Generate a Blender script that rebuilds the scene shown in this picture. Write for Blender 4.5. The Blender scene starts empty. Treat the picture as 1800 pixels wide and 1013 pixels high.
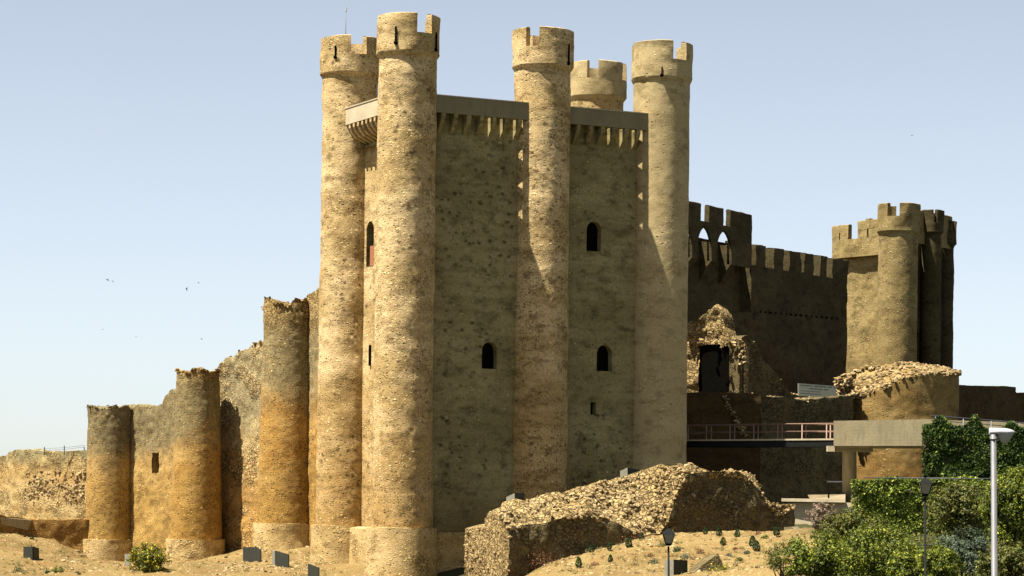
import bpy, math, random
import numpy as np
from mathutils import Vector, Matrix
random.seed(7); RNG = np.random.default_rng(7)
scene = bpy.context.scene
COL = scene.collection
# ---------------------------------------------------------------- camera model
F = 4600.0; HX, HY = 900.0, 870.0; TH = 0.013      # focal length in photo pixels, optical axis, roll
CT, ST = math.cos(TH), math.sin(TH)
def W(px, py, Y):
    dx, dy = px-HX, py-HY
    ux = dx*CT + dy*ST; uy = -dx*ST + dy*CT
    return np.array([ux/F*Y, Y, -uy/F*Y])
def Zat(px, py, Y): return W(px, py, Y)[2]
def Xat(px, py, Y): return W(px, py, Y)[0]

cam = bpy.data.cameras.new('camera'); camo = bpy.data.objects.new('camera', cam); COL.objects.link(camo)
cam.sensor_width = 36; cam.lens = 36*F/1800; cam.shift_y = (HY-506.5)/1800
cam.clip_start = .5; cam.clip_end = 9000
right = Vector((CT, 0, ST)); up = Vector((-ST, 0, CT)); back = Vector((0, -1, 0))
camo.matrix_world = Matrix(((right.x, up.x, back.x, 0), (right.y, up.y, back.y, 0), (right.z, up.z, back.z, 0), (0, 0, 0, 1)))
scene.camera = camo

# ---------------------------------------------------------------- light
U = np.array([0.891, 0.454]); N = np.array([0.454, -0.891])   # along the keep's long face, its outward normal
L = -U; LV = np.array([-0.454, 0.891])                        # normal of the short face, its direction going away
EL = math.radians(65.0); DELTA = math.radians(2.0)
sh = L*math.cos(DELTA) + LV*math.sin(DELTA)
S = Vector((sh[0]*math.cos(EL), sh[1]*math.cos(EL), math.sin(EL)))
sd = bpy.data.lights.new('sun', 'SUN'); sd.energy = 5.0; sd.angle = math.radians(.5); sd.color = (1, .93, .80)
so = bpy.data.objects.new('sun', sd); COL.objects.link(so); so.rotation_euler = S.to_track_quat('Z', 'Y').to_euler(); so.location = (-60, 0, 90)
w = bpy.data.worlds.new('World'); scene.world = w; w.use_nodes = True
nt = w.node_tree; nt.nodes.clear()
sky = nt.nodes.new('ShaderNodeTexSky'); sky.sky_type = 'NISHITA'; sky.sun_disc = False
sky.sun_elevation = EL; sky.sun_rotation = math.atan2(S.x, S.y) % (2*math.pi)
sky.air_density = 0.7; sky.dust_density = 0.45; sky.ozone_density = 0.6; sky.altitude = 0
bg = nt.nodes.new('ShaderNodeBackground'); bg.inputs[1].default_value = 0.05
wo = nt.nodes.new('ShaderNodeOutputWorld')
hs = nt.nodes.new('ShaderNodeHueSaturation'); hs.inputs['Saturation'].default_value = .52; nt.links.new(sky.outputs[0], hs.inputs['Color']); nt.links.new(hs.outputs[0], bg.inputs[0]); nt.links.new(bg.outputs[0], wo.inputs[0])
vs = scene.view_settings; vs.view_transform = 'Standard'; vs.look = 'None'; vs.gamma = 1; vs.use_curve_mapping = False
vs.exposure = 1.65

# ---------------------------------------------------------------- noise
def _h(ix, iy, iz, seed):
    n = (ix*73856093) ^ (iy*19349663) ^ (iz*83492791) ^ (seed*2654435)
    n = (n ^ (n >> 13)) * 1274126177
    n = n & 0x7fffffff
    return ((n ^ (n >> 16)) & 0xffff)/32767.5 - 1.0
def vnoise(P, s, seed=0):
    Q = np.asarray(P, float)*s; I = np.floor(Q).astype(np.int64); f = Q-I; f = f*f*(3-2*f)
    r = 0
    for dx in (0, 1):
        for dy in (0, 1):
            for dz in (0, 1):
                wt = (f[..., 0] if dx else 1-f[..., 0])*(f[..., 1] if dy else 1-f[..., 1])*(f[..., 2] if dz else 1-f[..., 2])
                r = r + wt*_h(I[..., 0]+dx, I[..., 1]+dy, I[..., 2]+dz, seed)
    return r
def fbm(P, s, o=3, seed=0):
    r = 0; a = 1
    for k in range(o):
        r = r + a*vnoise(P, s*2.03**k, seed+k*17); a *= .5
    return r

# ---------------------------------------------------------------- materials
def mat(name, build):
    m = bpy.data.materials.new(name); m.use_nodes = True
    t = m.node_tree; b = t.nodes['Principled BSDF']
    build(t, b); return m
def nd(t, kind, **kw):
    n = t.nodes.new(kind)
    for k, v in kw.items():
        if k.startswith('i_'):
            n.inputs[k[2:].replace('_', ' ')].default_value = v
        else: setattr(n, k, v)
    return n
def ramp(t, src, a, b, lo=0., hi=1.):
    n = t.nodes.new('ShaderNodeMapRange'); n.inputs[1].default_value = a; n.inputs[2].default_value = b
    n.inputs[3].default_value = lo; n.inputs[4].default_value = hi; t.links.new(src, n.inputs[0]); return n.outputs[0]
def mix(t, fac, a, b, mode='MIX'):
    n = t.nodes.new('ShaderNodeMix'); n.data_type = 'RGBA'; n.blend_type = mode
    for sock, v in ((n.inputs[0], fac), (n.inputs[6], a), (n.inputs[7], b)):
        if isinstance(v, (int, float)): sock.default_value = v
        elif isinstance(v, tuple): sock.default_value = (*v, 1)
        else: t.links.new(v, sock)
    return n.outputs[2]
def mth(t, op, a, b=0.0, c=None):
    n = t.nodes.new('ShaderNodeMath'); n.operation = op
    for i, v in enumerate((a, b) if c is None else (a, b, c)):
        if isinstance(v, (int, float)): n.inputs[i].default_value = v
        else: t.links.new(v, n.inputs[i])
    return n.outputs[0]
def noise(t, pos, scale, detail=4, rough=.55, off=0):
    n = nd(t, 'ShaderNodeTexNoise', i_Scale=scale, i_Detail=detail, i_Roughness=rough)
    if off:
        v = nd(t, 'ShaderNodeVectorMath', operation='ADD'); v.inputs[1].default_value = (off, off*1.7, off*.6); t.links.new(pos, v.inputs[0]); pos = v.outputs[0]
    t.links.new(pos, n.inputs['Vector']); return n.outputs[0]
def voro(t, pos, scale, feature='F1', stretch=None):
    if stretch:
        v = nd(t, 'ShaderNodeVectorMath', operation='MULTIPLY'); v.inputs[1].default_value = stretch; t.links.new(pos, v.inputs[0]); pos = v.outputs[0]
    n = nd(t, 'ShaderNodeTexVoronoi', feature=feature, i_Scale=scale)
    t.links.new(pos, n.inputs['Vector']); return n
def warp(t, pos, scale, amt):
    n = nd(t, 'ShaderNodeTexNoise', i_Scale=scale, i_Detail=2.)
    t.links.new(pos, n.inputs['Vector'])
    a = nd(t, 'ShaderNodeVectorMath', operation='SUBTRACT'); a.inputs[1].default_value = (.5, .5, .5); t.links.new(n.outputs[1], a.inputs[0])
    s = nd(t, 'ShaderNodeVectorMath', operation='SCALE'); s.inputs[3].default_value = amt; t.links.new(a.outputs[0], s.inputs[0])
    d = nd(t, 'ShaderNodeVectorMath', operation='ADD'); t.links.new(pos, d.inputs[0]); t.links.new(s.outputs[0], d.inputs[1])
    return d.outputs[0]

def stone(name, c1, c2, c3, low=None, lowz=(0, 10), top=None, topz=(6, 9), pits=.5, spots=0., rubble=0., rubz=None, bump=.6, bands=.35, speck=.4, k=1., sscale=3.4, chips=.6, isl=0.):
    """Weathered lime-and-boulder masonry: c1 pale render, c2 mid, c3 dark stain; optional orange low zone and grey lichen top zone."""
    S_ = lambda c: (c[0]*k*1.02, c[1]*k, c[2]*k*.95)
    c1, c2, c3 = S_(c1), S_(c2), tuple(x*.8 for x in S_(c3)); low = S_(low) if low else None; top = S_(top) if top else None
    def b(t, p):
        g = nd(t, 'ShaderNodeNewGeometry').outputs['Position']
        sx = nd(t, 'ShaderNodeSeparateXYZ'); t.links.new(g, sx.inputs[0]); z = sx.outputs[2]
        st = nd(t, 'ShaderNodeVectorMath', operation='MULTIPLY'); st.inputs[1].default_value = (1, 1, 1.9); t.links.new(g, st.inputs[0]); gs = st.outputs[0]
        wp = warp(t, warp(t, g, 1.3, .35), 5., .16)
        big = noise(t, gs, .22, 6, .6); med = noise(t, gs, .9, 7, .65, 11); fine = noise(t, g, 7, 7, .72, 5); hi = noise(t, wp, 5.2, 3, .55, 23)
        col = mix(t, ramp(t, big, .42, .58), c1, c2)
        col = mix(t, ramp(t, med, .50, .66, 0, .85), col, c3)
        if low:
            zz = mth(t, 'ADD', z, mth(t, 'MULTIPLY', mth(t, 'SUBTRACT', noise(t, g, .35, 6, .65, 31), .5), 11.))
            f = ramp(t, zz, lowz[0], lowz[1], .92, 0)
            col = mix(t, f, col, mix(t, ramp(t, med, .42, .65), low, tuple(x*.62 for x in low)))
        if top:
            zz = mth(t, 'ADD', z, mth(t, 'MULTIPLY', mth(t, 'SUBTRACT', noise(t, g, .6, 7, .7, 51), .5), 6.))
            f = ramp(t, zz, topz[0], topz[1], 0, .93)
            col = mix(t, f, col, mix(t, ramp(t, noise(t, g, 2.0, 6, .75, 77), .38, .62), top, tuple(x*1.9 for x in top)))
        col = mix(t, ramp(t, fine, .40, .70, 0, speck), col, tuple(x*.55 for x in c3))
        col = mix(t, ramp(t, noise(t, wp, 4.2, 4, .6, 91), .58, .64, 0, chips*.35), col, tuple(min(1, x*1.25) for x in c1))
        if isl: col = mix(t, ramp(t, nd(t, 'ShaderNodeNewGeometry').outputs['Random Per Island'], 0, 1, 0, isl), col, tuple(x*.7 for x in c3))
        gr = noise(t, g, 16, 4, .6, 15); h = mth(t, 'ADD', mth(t, 'MULTIPLY', med, .2), mth(t, 'ADD', mth(t, 'MULTIPLY', fine, .22), mth(t, 'MULTIPLY', gr, .16)))
        vf = voro(t, wp, sscale, 'F1', (1, 1, 1.45)); ve = voro(t, wp, sscale, 'DISTANCE_TO_EDGE', (1, 1, 1.45))
        rmask = None
        if rubble > 0:
            joint = ramp(t, mth(t, 'ADD', ve.outputs['Distance'], mth(t, 'MULTIPLY', mth(t, 'SUBTRACT', fine, .5), .16)), 0.0, .13)
            rmask = ramp(t, noise(t, g, .45, 5, .65, 61), .66-.5*rubble, .76-.5*rubble)
            if rubz is not None:
                zz = mth(t, 'ADD', z, mth(t, 'MULTIPLY', mth(t, 'SUBTRACT', noise(t, g, .5, 5, .6, 65), .5), 6.))
                rmask = mth(t, 'MAXIMUM', rmask, ramp(t, zz, rubz[0], rubz[1]))
            sc = nd(t, 'ShaderNodeSeparateColor'); t.links.new(vf.outputs['Color'], sc.inputs[0])
            stc = mix(t, ramp(t, sc.outputs[0], .1, .9), tuple(x*.6 for x in c2), tuple(min(1, x*1.15) for x in c1))
            stc = mix(t, .5, stc, col)
            stc = mix(t, mth(t, 'MULTIPLY', mth(t, 'SUBTRACT', 1., joint), ramp(t, hi, .3, .6, .25, .9)), stc, tuple(x*.3 for x in c3))
            col = mix(t, rmask, col, stc)
            h = mth(t, 'ADD', h, mth(t, 'MULTIPLY', mth(t, 'MULTIPLY', joint, rmask), .9))
        if spots > 0:
            vs_ = voro(t, wp, 1.75, 'F1', (1, 1, 1.35)); sc = nd(t, 'ShaderNodeSeparateColor'); t.links.new(vs_.outputs['Color'], sc.inputs[0])
            pick = mth(t, 'GREATER_THAN', sc.outputs[1], 1-spots)
            sh_ = ramp(t, vs_.outputs['Distance'], .12, .36, 1, 0)
            zone = ramp(t, noise(t, g, .16, 3, .5, 41), .44, .56)
            f = mth(t, 'MULTIPLY', mth(t, 'MULTIPLY', pick, sh_), zone)
            col = mix(t, mth(t, 'MULTIPLY', f, .8), col, tuple(x*.30 for x in c3))
        if pits > 0:
            zone = ramp(t, noise(t, g, .55, 4, .55, 71), .36, .56, .25, 1.)
            wq = warp(t, g, 3., .12)
            f = None; br = None
            for (scl, thr, q) in ((2.9, .17, .55), (5.2, .21, .6), (9.0, .24, .5)):
                vp = voro(t, wq, scl, 'F1', (1, 1, 1.5)); sc = nd(t, 'ShaderNodeSeparateColor'); t.links.new(vp.outputs['Color'], sc.inputs[0])
                d = mth(t, 'MULTIPLY', mth(t, 'GREATER_THAN', sc.outputs[0], 1-pits*q), ramp(t, vp.outputs['Distance'], thr*.6, thr*1.5, 1, 0))
                l_ = mth(t, 'MULTIPLY', mth(t, 'GREATER_THAN', sc.outputs[1], 1-chips*.5), ramp(t, vp.outputs['Distance'], thr*.9, thr*1.9, 1, 0))
                f = d if f is None else mth(t, 'MAXIMUM', f, d); br = l_ if br is None else mth(t, 'MAXIMUM', br, l_)
            f = mth(t, 'MULTIPLY', f, zone); br = mth(t, 'MULTIPLY', br, ramp(t, noise(t, g, .4, 3, .5, 81), .42, .56))
            col = mix(t, mth(t, 'MULTIPLY', br, .75), col, tuple(min(1, x*1.35) for x in c1))
            col = mix(t, mth(t, 'MULTIPLY', f, .85), col, tuple(x*.28 for x in c3))
            h = mth(t, 'ADD', mth(t, 'SUBTRACT', h, mth(t, 'MULTIPLY', f, .9)), mth(t, 'MULTIPLY', br, .3))
        if bands > 0:
            wv = nd(t, 'ShaderNodeTexWave', wave_type='BANDS', bands_direction='Z', i_Scale=.42, i_Distortion=3.2, i_Detail=4.)
            t.links.new(g, wv.inputs['Vector'])
            col = mix(t, mth(t, 'MULTIPLY', ramp(t, wv.outputs['Fac'], .7, 1.), bands*.45), col, tuple(x*.7 for x in c3))
        t.links.new(col, p.inputs['Base Color']); p.inputs['Roughness'].default_value = .95
        p.inputs['Specular IOR Level'].default_value = .1
        bn = nd(t, 'ShaderNodeBump', i_Strength=bump, i_Distance=.11); t.links.new(h, bn.inputs['Height']); t.links.new(bn.outputs[0], p.inputs['Normal'])
    return mat(name, b)

def plain(name, c, rough=.6, metal=0., var=.15, nscale=6., bump=.1, spec=.4):
    def b(t, p):
        g = nd(t, 'ShaderNodeNewGeometry').outputs['Position']
        n = noise(t, g, nscale, 6, .65)
        t.links.new(mix(t, ramp(t, n, .35, .65), tuple(x*(1-var) for x in c), tuple(min(1, x*(1+var)) for x in c)), p.inputs['Base Color'])
        p.inputs['Roughness'].default_value = rough; p.inputs['Metallic'].default_value = metal; p.inputs['Specular IOR Level'].default_value = spec
        if bump:
            bn = nd(t, 'ShaderNodeBump', i_Strength=bump, i_Distance=.03); t.links.new(noise(t, g, nscale*4, 5, .6, 3), bn.inputs['Height']); t.links.new(bn.outputs[0], p.inputs['Normal'])
    return mat(name, b)
def concrete(name, c, streak=.3):
    def b(t, p):
        g = nd(t, 'ShaderNodeNewGeometry').outputs['Position']
        s = nd(t, 'ShaderNodeVectorMath', operation='MULTIPLY'); s.inputs[1].default_value = (3, 3, .35); t.links.new(g, s.inputs[0])
        a = noise(t, s.outputs[0], 1.6, 6, .7); m_ = noise(t, g, .8, 6, .6, 9)
        col = mix(t, ramp(t, m_, .35, .65), c, tuple(x*.78 for x in c)); col = mix(t, ramp(t, a, .5, .75, 0, streak), col, tuple(x*.45 for x in c))
        wv = nd(t, 'ShaderNodeTexWave', wave_type='BANDS', bands_direction='Z', i_Scale=1.6, i_Distortion=.2); t.links.new(g, wv.inputs['Vector'])
        col = mix(t, ramp(t, wv.outputs['Fac'], .93, 1., 0, .35), col, tuple(x*.6 for x in c))
        t.links.new(col, p.inputs['Base Color']); p.inputs['Roughness'].default_value = .85
        bn = nd(t, 'ShaderNodeBump', i_Strength=.35, i_Distance=.04); t.links.new(noise(t, g, 9, 6, .7, 2), bn.inputs['Height']); t.links.new(bn.outputs[0], p.inputs['Normal'])
    return mat(name, b)
def leaf(name, c1, c2, c3=None, trans=.25):
    def b(t, p):
        gn = nd(t, 'ShaderNodeNewGeometry'); r = gn.outputs['Random Per Island']
        col = mix(t, ramp(t, r, 0, 1), c1, c2)
        if c3: col = mix(t, mth(t, 'GREATER_THAN', r, .86), col, c3)
        n = noise(t, gn.outputs['Position'], 1.1, 3); col = mix(t, ramp(t, n, .4, .65, 0, .45), col, tuple(x*.5 for x in c1))
        t.links.new(col, p.inputs['Base Color']); p.inputs['Roughness'].default_value = .6; p.inputs['Specular IOR Level'].default_value = .25
        tr = nd(t, 'ShaderNodeBsdfTranslucent'); t.links.new(col, tr.inputs[0])
        ms = nd(t, 'ShaderNodeMixShader'); ms.inputs[0].default_value = trans
        t.links.new(p.outputs[0], ms.inputs[1]); t.links.new(tr.outputs[0], ms.inputs[2])
        t.links.new(ms.outputs[0], t.nodes['Material Output'].inputs[0])
    return mat(name, b)

M = {}
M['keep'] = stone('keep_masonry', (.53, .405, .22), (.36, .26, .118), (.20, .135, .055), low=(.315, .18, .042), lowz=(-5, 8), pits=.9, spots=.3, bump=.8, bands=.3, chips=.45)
M['keepface_shade'] = stone('keep_face_shade_masonry', (.275, .232, .115), (.20, .165, .078), (.11, .09, .04), low=(.13, .085, .032), lowz=(-5, 2), pits=.5, spots=.8, bump=.2, chips=.2)  # keep stone with shade put into its colour for the unlit face
M['restored'] = stone('restored_masonry', (.37, .30, .165), (.325, .255, .135), (.245, .185, .09), pits=.25, bump=.4, bands=.1, speck=.25, chips=.3)
M['curtain'] = stone('curtain_masonry', (.40, .28, .115), (.34, .21, .075), (.20, .12, .04), low=(.33, .21, .062), lowz=(-2, 5), top=(.095, .083, .047), topz=(1.4, 3.4), pits=.95, chips=.3, rubble=.08, bump=.75, bands=.2)
M['curtainT3'] = stone('tall_tower_masonry', (.40, .28, .11), (.34, .19, .05), (.20, .105, .03), low=(.30, .178, .045), lowz=(-1, 6), top=(.13, .11, .06), topz=(4.5, 7.5), pits=.95, chips=.3, rubble=.05, rubz=(9, 12), bump=.8, bands=.2)
M['curtainT2'] = stone('middle_tower_masonry', (.40, .28, .11), (.34, .19, .05), (.20, .105, .03), low=(.30, .178, .045), lowz=(-1, 5), top=(.11, .095, .05), topz=(2.6, 4.6), pits=.9, chips=.3, rubble=.03, rubz=(6.6, 8), bump=.75, bands=.2)
M['wallrub'] = stone('rubble_wall_masonry', (.42, .31, .15), (.35, .22, .08), (.19, .115, .04), low=(.36, .20, .05), lowz=(-2, 3), top=(.15, .13, .075), topz=(2.0, 5.0), pits=.8, rubble=.32, bump=.95, bands=.1)
M['outer'] = stone('outer_wall_masonry', (.38, .29, .14), (.34, .23, .09), (.22, .145, .055), top=(.13, .118, .065), topz=(1.6, 2.6), chips=.15, speck=.25, pits=1.0, rubble=.35, bump=.95, bands=.1, sscale=4.2)
M['plinth'] = stone('plinth_masonry', (.44, .33, .165), (.36, .25, .10), (.22, .145, .055), pits=.7, rubble=.2, bump=.75, bands=.0)
M['cobble'] = stone('cobble_masonry', (.36, .27, .13), (.27, .19, .08), (.14, .095, .04), pits=.7, rubble=1.2, bump=1.0, bands=0)
M['ruin'] = stone('ruin_shade_masonry', (.13, .105, .052), (.085, .064, .03), (.045, .032, .014), pits=.9, rubble=.42, bump=.7, bands=.05)  # stone colour lowered to deepen ruin faces that stand in shade
M['far'] = stone('castle_shade_masonry', (.072, .059, .029), (.05, .04, .019), (.03, .022, .01), low=(.065, .038, .014), lowz=(6, 13), pits=.45, rubble=.1, bump=.5, bands=.15)  # stone colour lowered so the far castle walls look deep in shade
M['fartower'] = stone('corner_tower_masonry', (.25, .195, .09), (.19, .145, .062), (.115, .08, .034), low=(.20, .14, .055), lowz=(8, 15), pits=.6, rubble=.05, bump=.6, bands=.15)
M['bastion'] = stone('bastion_masonry', (.26, .185, .075), (.20, .13, .045), (.12, .075, .027), low=(.21, .11, .028), lowz=(-1, 5), pits=.5, rubble=.1, bump=.6, bands=.05)
M['rock'] = stone('rock_surface', (.42, .33, .19), (.30, .22, .11), (.17, .115, .05), pits=0, bump=.4, bands=0, isl=.75)
M['concrete'] = concrete('weathered_concrete', (.26, .215, .12), .85)
M['parapet'] = concrete('parapet_shade_concrete', (.185, .155, .08), .45)  # darkened concrete, shade painted in for parapets on the unlit faces
M['pale'] = concrete('pale_concrete', (.42, .35, .23), .2)
M['opening_shade'] = plain('painted_opening_shade', (.004, .0037, .003), 1., var=.2, bump=0, spec=0.)  # near-black colour standing in for the shade inside openings
M['shutter'] = plain('red_shutter', (.25, .09, .04), .8)
M['steel'] = plain('galvanised_steel', (.10, .10, .108), .55, .2, .1)
M['lamp'] = plain('lamp_white', (.42, .43, .46), .35, 0, .04)
M['lens'] = plain('lamp_lens', (.26, .25, .23), .3, 0, .05)
M['iron'] = plain('dark_iron', (.008, .009, .009), .8, 0., .2, spec=.1)
M['pinkrail'] = plain('pink_painted_rail', (.19, .115, .08), .6)
M['panel'] = plain('grey_green_panel', (.013, .015, .008), .7, 0., .15, 3.)
M['paneledge'] = plain('panel_edge_metal', (.17, .16, .12), .6, .0, .15)
M['glass'] = plain('lantern_glass', (.22, .20, .15), .2, 0, .1)
M['sign'] = plain('sign_board', (.30, .31, .24), .6, 0, .1)
M['ink'] = plain('sign_ink', (.04, .06, .05), .7, 0, .1)
M['bird'] = plain('bird_black', (.01, .01, .012), .7, 0, .1)
M['bark'] = plain('bark', (.10, .07, .04), .9, 0, .3)
M['ivy'] = leaf('ivy_leaf', (.018, .04, .004), (.19, .26, .018), (.45, .48, .08))
M['ivydark'] = leaf('dark_ivy_leaf', (.018, .042, .006), (.05, .09, .009), (.20, .26, .035))
M['bush'] = leaf('bush_leaf', (.028, .05, .004), (.18, .21, .014), (.34, .34, .035))
M['bush2'] = leaf('olive_bush_leaf', (.03, .042, .006), (.14, .15, .018), (.25, .22, .05))
M['greybush'] = leaf('grey_bush_leaf', (.06, .085, .05), (.10, .13, .075), (.14, .16, .10))
M['pinkbush'] = leaf('dusty_pink_leaf', (.12, .09, .05), (.22, .16, .11), (.33, .22, .17))
M['conifer'] = leaf('conifer_leaf', (.015, .04, .008), (.04, .075, .012))
M['broom'] = leaf('broom_leaf', (.09, .11, .015), (.16, .17, .02), (.75, .55, .02))
M['grass'] = leaf('dry_grass_blade', (.20, .17, .06), (.35, .27, .10), (.12, .16, .03))
M['redshrub'] = leaf('reddish_twig', (.16, .06, .03), (.24, .12, .06))
def b(t, p):
    g = nd(t, 'ShaderNodeNewGeometry').outputs['Position']
    a = noise(t, g, .12, 6, .6); c = noise(t, g, 1.2, 8, .65, 4); f = noise(t, g, 9, 5, .7, 8)
    col = mix(t, ramp(t, a, .42, .6), (.19, .136, .052), (.138, .094, .034)); col = mix(t, ramp(t, c, .5, .7), col, (.17, .095, .036))
    col = mix(t, ramp(t, f, .50, .68, 0, .75), col, (.085, .05, .022)); col = mix(t, ramp(t, noise(t, g, 5, 3, .6, 14), .62, .67, 0, .8), col, (.38, .31, .20))
    col = mix(t, ramp(t, noise(t, g, .5, 6, .7, 24), .58, .68, 0, .35), col, (.09, .10, .03))
    # ground out of view darkened as scrubby grassland to cut bounced light
    sx = nd(t, 'ShaderNodeSeparateXYZ'); t.links.new(g, sx.inputs[0]); yy = mth(t, 'ADD', sx.outputs[1], mth(t, 'MULTIPLY', mth(t, 'SUBTRACT', noise(t, g, .15, 4, .6, 44), .5), 12.))
    far_ = mth(t, 'MAXIMUM', mth(t, 'MAXIMUM', ramp(t, yy, 118, 112), ramp(t, yy, 205, 215)), ramp(t, mth(t, 'ADD', sx.outputs[0], mth(t, 'MULTIPLY', c, 4.)), 17, 20))
    dN = mth(t, 'ADD', mth(t, 'MULTIPLY', mth(t, 'ADD', sx.outputs[0], 6.4), .454), mth(t, 'MULTIPLY', mth(t, 'SUBTRACT', yy, 153.), -.891))
    dU = mth(t, 'ADD', mth(t, 'MULTIPLY', mth(t, 'ADD', sx.outputs[0], 6.4), .891), mth(t, 'MULTIPLY', mth(t, 'SUBTRACT', yy, 153.), .454))
    dim_strip = mth(t, 'MULTIPLY', mth(t, 'MULTIPLY', ramp(t, dN, -2, -1), ramp(t, dN, 13, 12)), ramp(t, dU, -1.5, 0)); near = mth(t, 'MULTIPLY', ramp(t, yy, 137, 134), ramp(t, sx.outputs[0], 0, -2)); far_ = mth(t, 'MAXIMUM', far_, mth(t, 'MAXIMUM', dim_strip, near)); col = mix(t, far_, col, mix(t, ramp(t, c, .4, .6), (.03, .036, .012), (.048, .042, .018)))  # hidden strip by the keep and near ground darkened against bounced light
    t.links.new(col, p.inputs['Base Color']); p.inputs['Roughness'].default_value = 1; p.inputs['Specular IOR Level'].default_value = .1
    bn = nd(t, 'ShaderNodeBump', i_Strength=.8, i_Distance=.15); t.links.new(mth(t, 'ADD', c, mth(t, 'MULTIPLY', f, .4)), bn.inputs['Height']); t.links.new(bn.outputs[0], p.inputs['Normal'])
M['dirt'] = mat('sandy_ground', b)

# ---------------------------------------------------------------- mesh builder
class MB:
    def __init__(s): s.V = []; s.Fc = []; s.n = 0; s.sm = []
    def add(s, V, Fc, smooth=False):
        V = np.asarray(V, float).reshape(-1, 3)
        s.V.append(V); o = s.n
        s.Fc += [tuple(i+o for i in f) for f in Fc]; s.sm += [smooth]*len(Fc); s.n += len(V)
    def grid(s, P, closed=False, smooth=True, flip=False, mask=None):
        P = np.asarray(P, float); a, b_, _ = P.shape
        Fc = []
        for i in range(a if closed else a-1):
            j = (i+1) % a
            for k in range(b_-1):
                if mask is not None and not mask[i, k]: continue
                q = (i*b_+k, j*b_+k, j*b_+k+1, i*b_+k+1)
                Fc.append(q[::-1] if flip else q)
        s.add(P.reshape(-1, 3), Fc, smooth)
    def quad(s, a, b_, c, d): s.add([a, b_, c, d], [(0, 1, 2, 3)])
    def box(s, c, half, ax=(1, 0, 0), ay=None, az=(0, 0, 1)):
        ax = np.array(ax, float); az = np.array(az, float)
        ay = np.cross(az, ax) if ay is None else np.array(ay, float)
        c = np.array(c, float); V = []
        for i in (-1, 1):
            for j in (-1, 1):
                for k in (-1, 1): V.append(c+ax*half[0]*i+ay*half[1]*j+az*half[2]*k)
        s.add(V, [(0, 1, 3, 2), (4, 6, 7, 5), (0, 4, 5, 1), (2, 3, 7, 6), (0, 2, 6, 4), (1, 5, 7, 3)])
    def prism(s, poly, d):     # planar polygon pushed along vector d
        p = np.array(poly, float); q = p+np.array(d, float); n = len(p)
        s.add(np.vstack([p, q]), [tuple(range(n))[::-1], tuple(range(n, 2*n))]+[(i, (i+1) % n, n+(i+1) % n, n+i) for i in range(n)])
    def tube(s, pts, r, n=8, cap=True):
        pts = [np.array(p, float) for p in pts]; rr = r if hasattr(r, '__len__') else [r]*len(pts); V = []
        for i, p in enumerate(pts):
            d = (pts[min(i+1, len(pts)-1)]-pts[max(i-1, 0)]); d /= np.linalg.norm(d)+1e-9
            u = np.cross(d, (0, 0, 1) if abs(d[2]) < .9 else (1, 0, 0)); u /= np.linalg.norm(u); v = np.cross(d, u)
            for k in range(n):
                a = 2*math.pi*k/n; V.append(p+rr[i]*(math.cos(a)*u+math.sin(a)*v))
        Fc = [(i*n+k, i*n+(k+1) % n, (i+1)*n+(k+1) % n, (i+1)*n+k) for i in range(len(pts)-1) for k in range(n)]
        if cap: Fc += [tuple(range(n)), tuple(range((len(pts)-1)*n, len(pts)*n))]
        s.add(V, Fc, True)
    def build(s, name, m, parent=None, loc=None):
        me = bpy.data.meshes.new(name); V = np.vstack(s.V)
        if parent is not None: base = parent['_b'] if '_b' in parent.keys() else (0, 0, 0)
        elif loc is not None: base = loc
        else: base = (0, 0, 0)
        base = np.array(base, float)
        me.from_pydata((V-base).tolist(), [], s.Fc); me.update()
        me.polygons.foreach_set('use_smooth', s.sm)
        me.materials.append(M[m] if isinstance(m, str) else m)
        o = bpy.data.objects.new(name, me); COL.objects.link(o)
        if parent is not None:
            o.parent = parent
        else: o.location = base
        o['_b'] = tuple(base)
        return o
def thing(name, label, cat, loc=(0, 0, 0), group=None):
    o = bpy.data.objects.new(name, None); COL.objects.link(o); o.location = loc; o['_b'] = tuple(float(x) for x in loc)
    o['label'] = label; o['category'] = cat
    if group: o['group'] = group
    return o
def tag(o, label, cat, group=None):
    o['label'] = label; o['category'] = cat
    if group: o['group'] = group
    return o
def kind(o, k): o['kind'] = k; return o

# unit lumpy rock (icosphere 1)
import bmesh
_bm = bmesh.new(); bmesh.ops.create_icosphere(_bm, subdivisions=1, radius=1); IV = np.array([v.co[:] for v in _bm.verts]); IF = [tuple(v.index for v in f.verts) for f in _bm.faces]; _bm.free()
def rocks(mb, pts, rmin, rmax, flat=.65, sink=.3):
    for p in pts:
        r = rmin+(rmax-rmin)*random.random()**2
        V = IV*(1+.28*RNG.standard_normal((len(IV), 1)))*np.array([1, random.uniform(.6, 1), flat*random.uniform(.7, 1.2)])*r
        a = random.random()*6.28; c, s_ = math.cos(a), math.sin(a); R = np.array([[c, -s_, 0], [s_, c, 0], [0, 0, 1]])
        tl = random.uniform(-.5, .5); T = np.array([[1, 0, 0], [0, math.cos(tl), -math.sin(tl)], [0, math.sin(tl), math.cos(tl)]])
        mb.add(V@(R@T).T+np.array(p)-np.array([0, 0, r*sink*.5]), IF, False)

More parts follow.
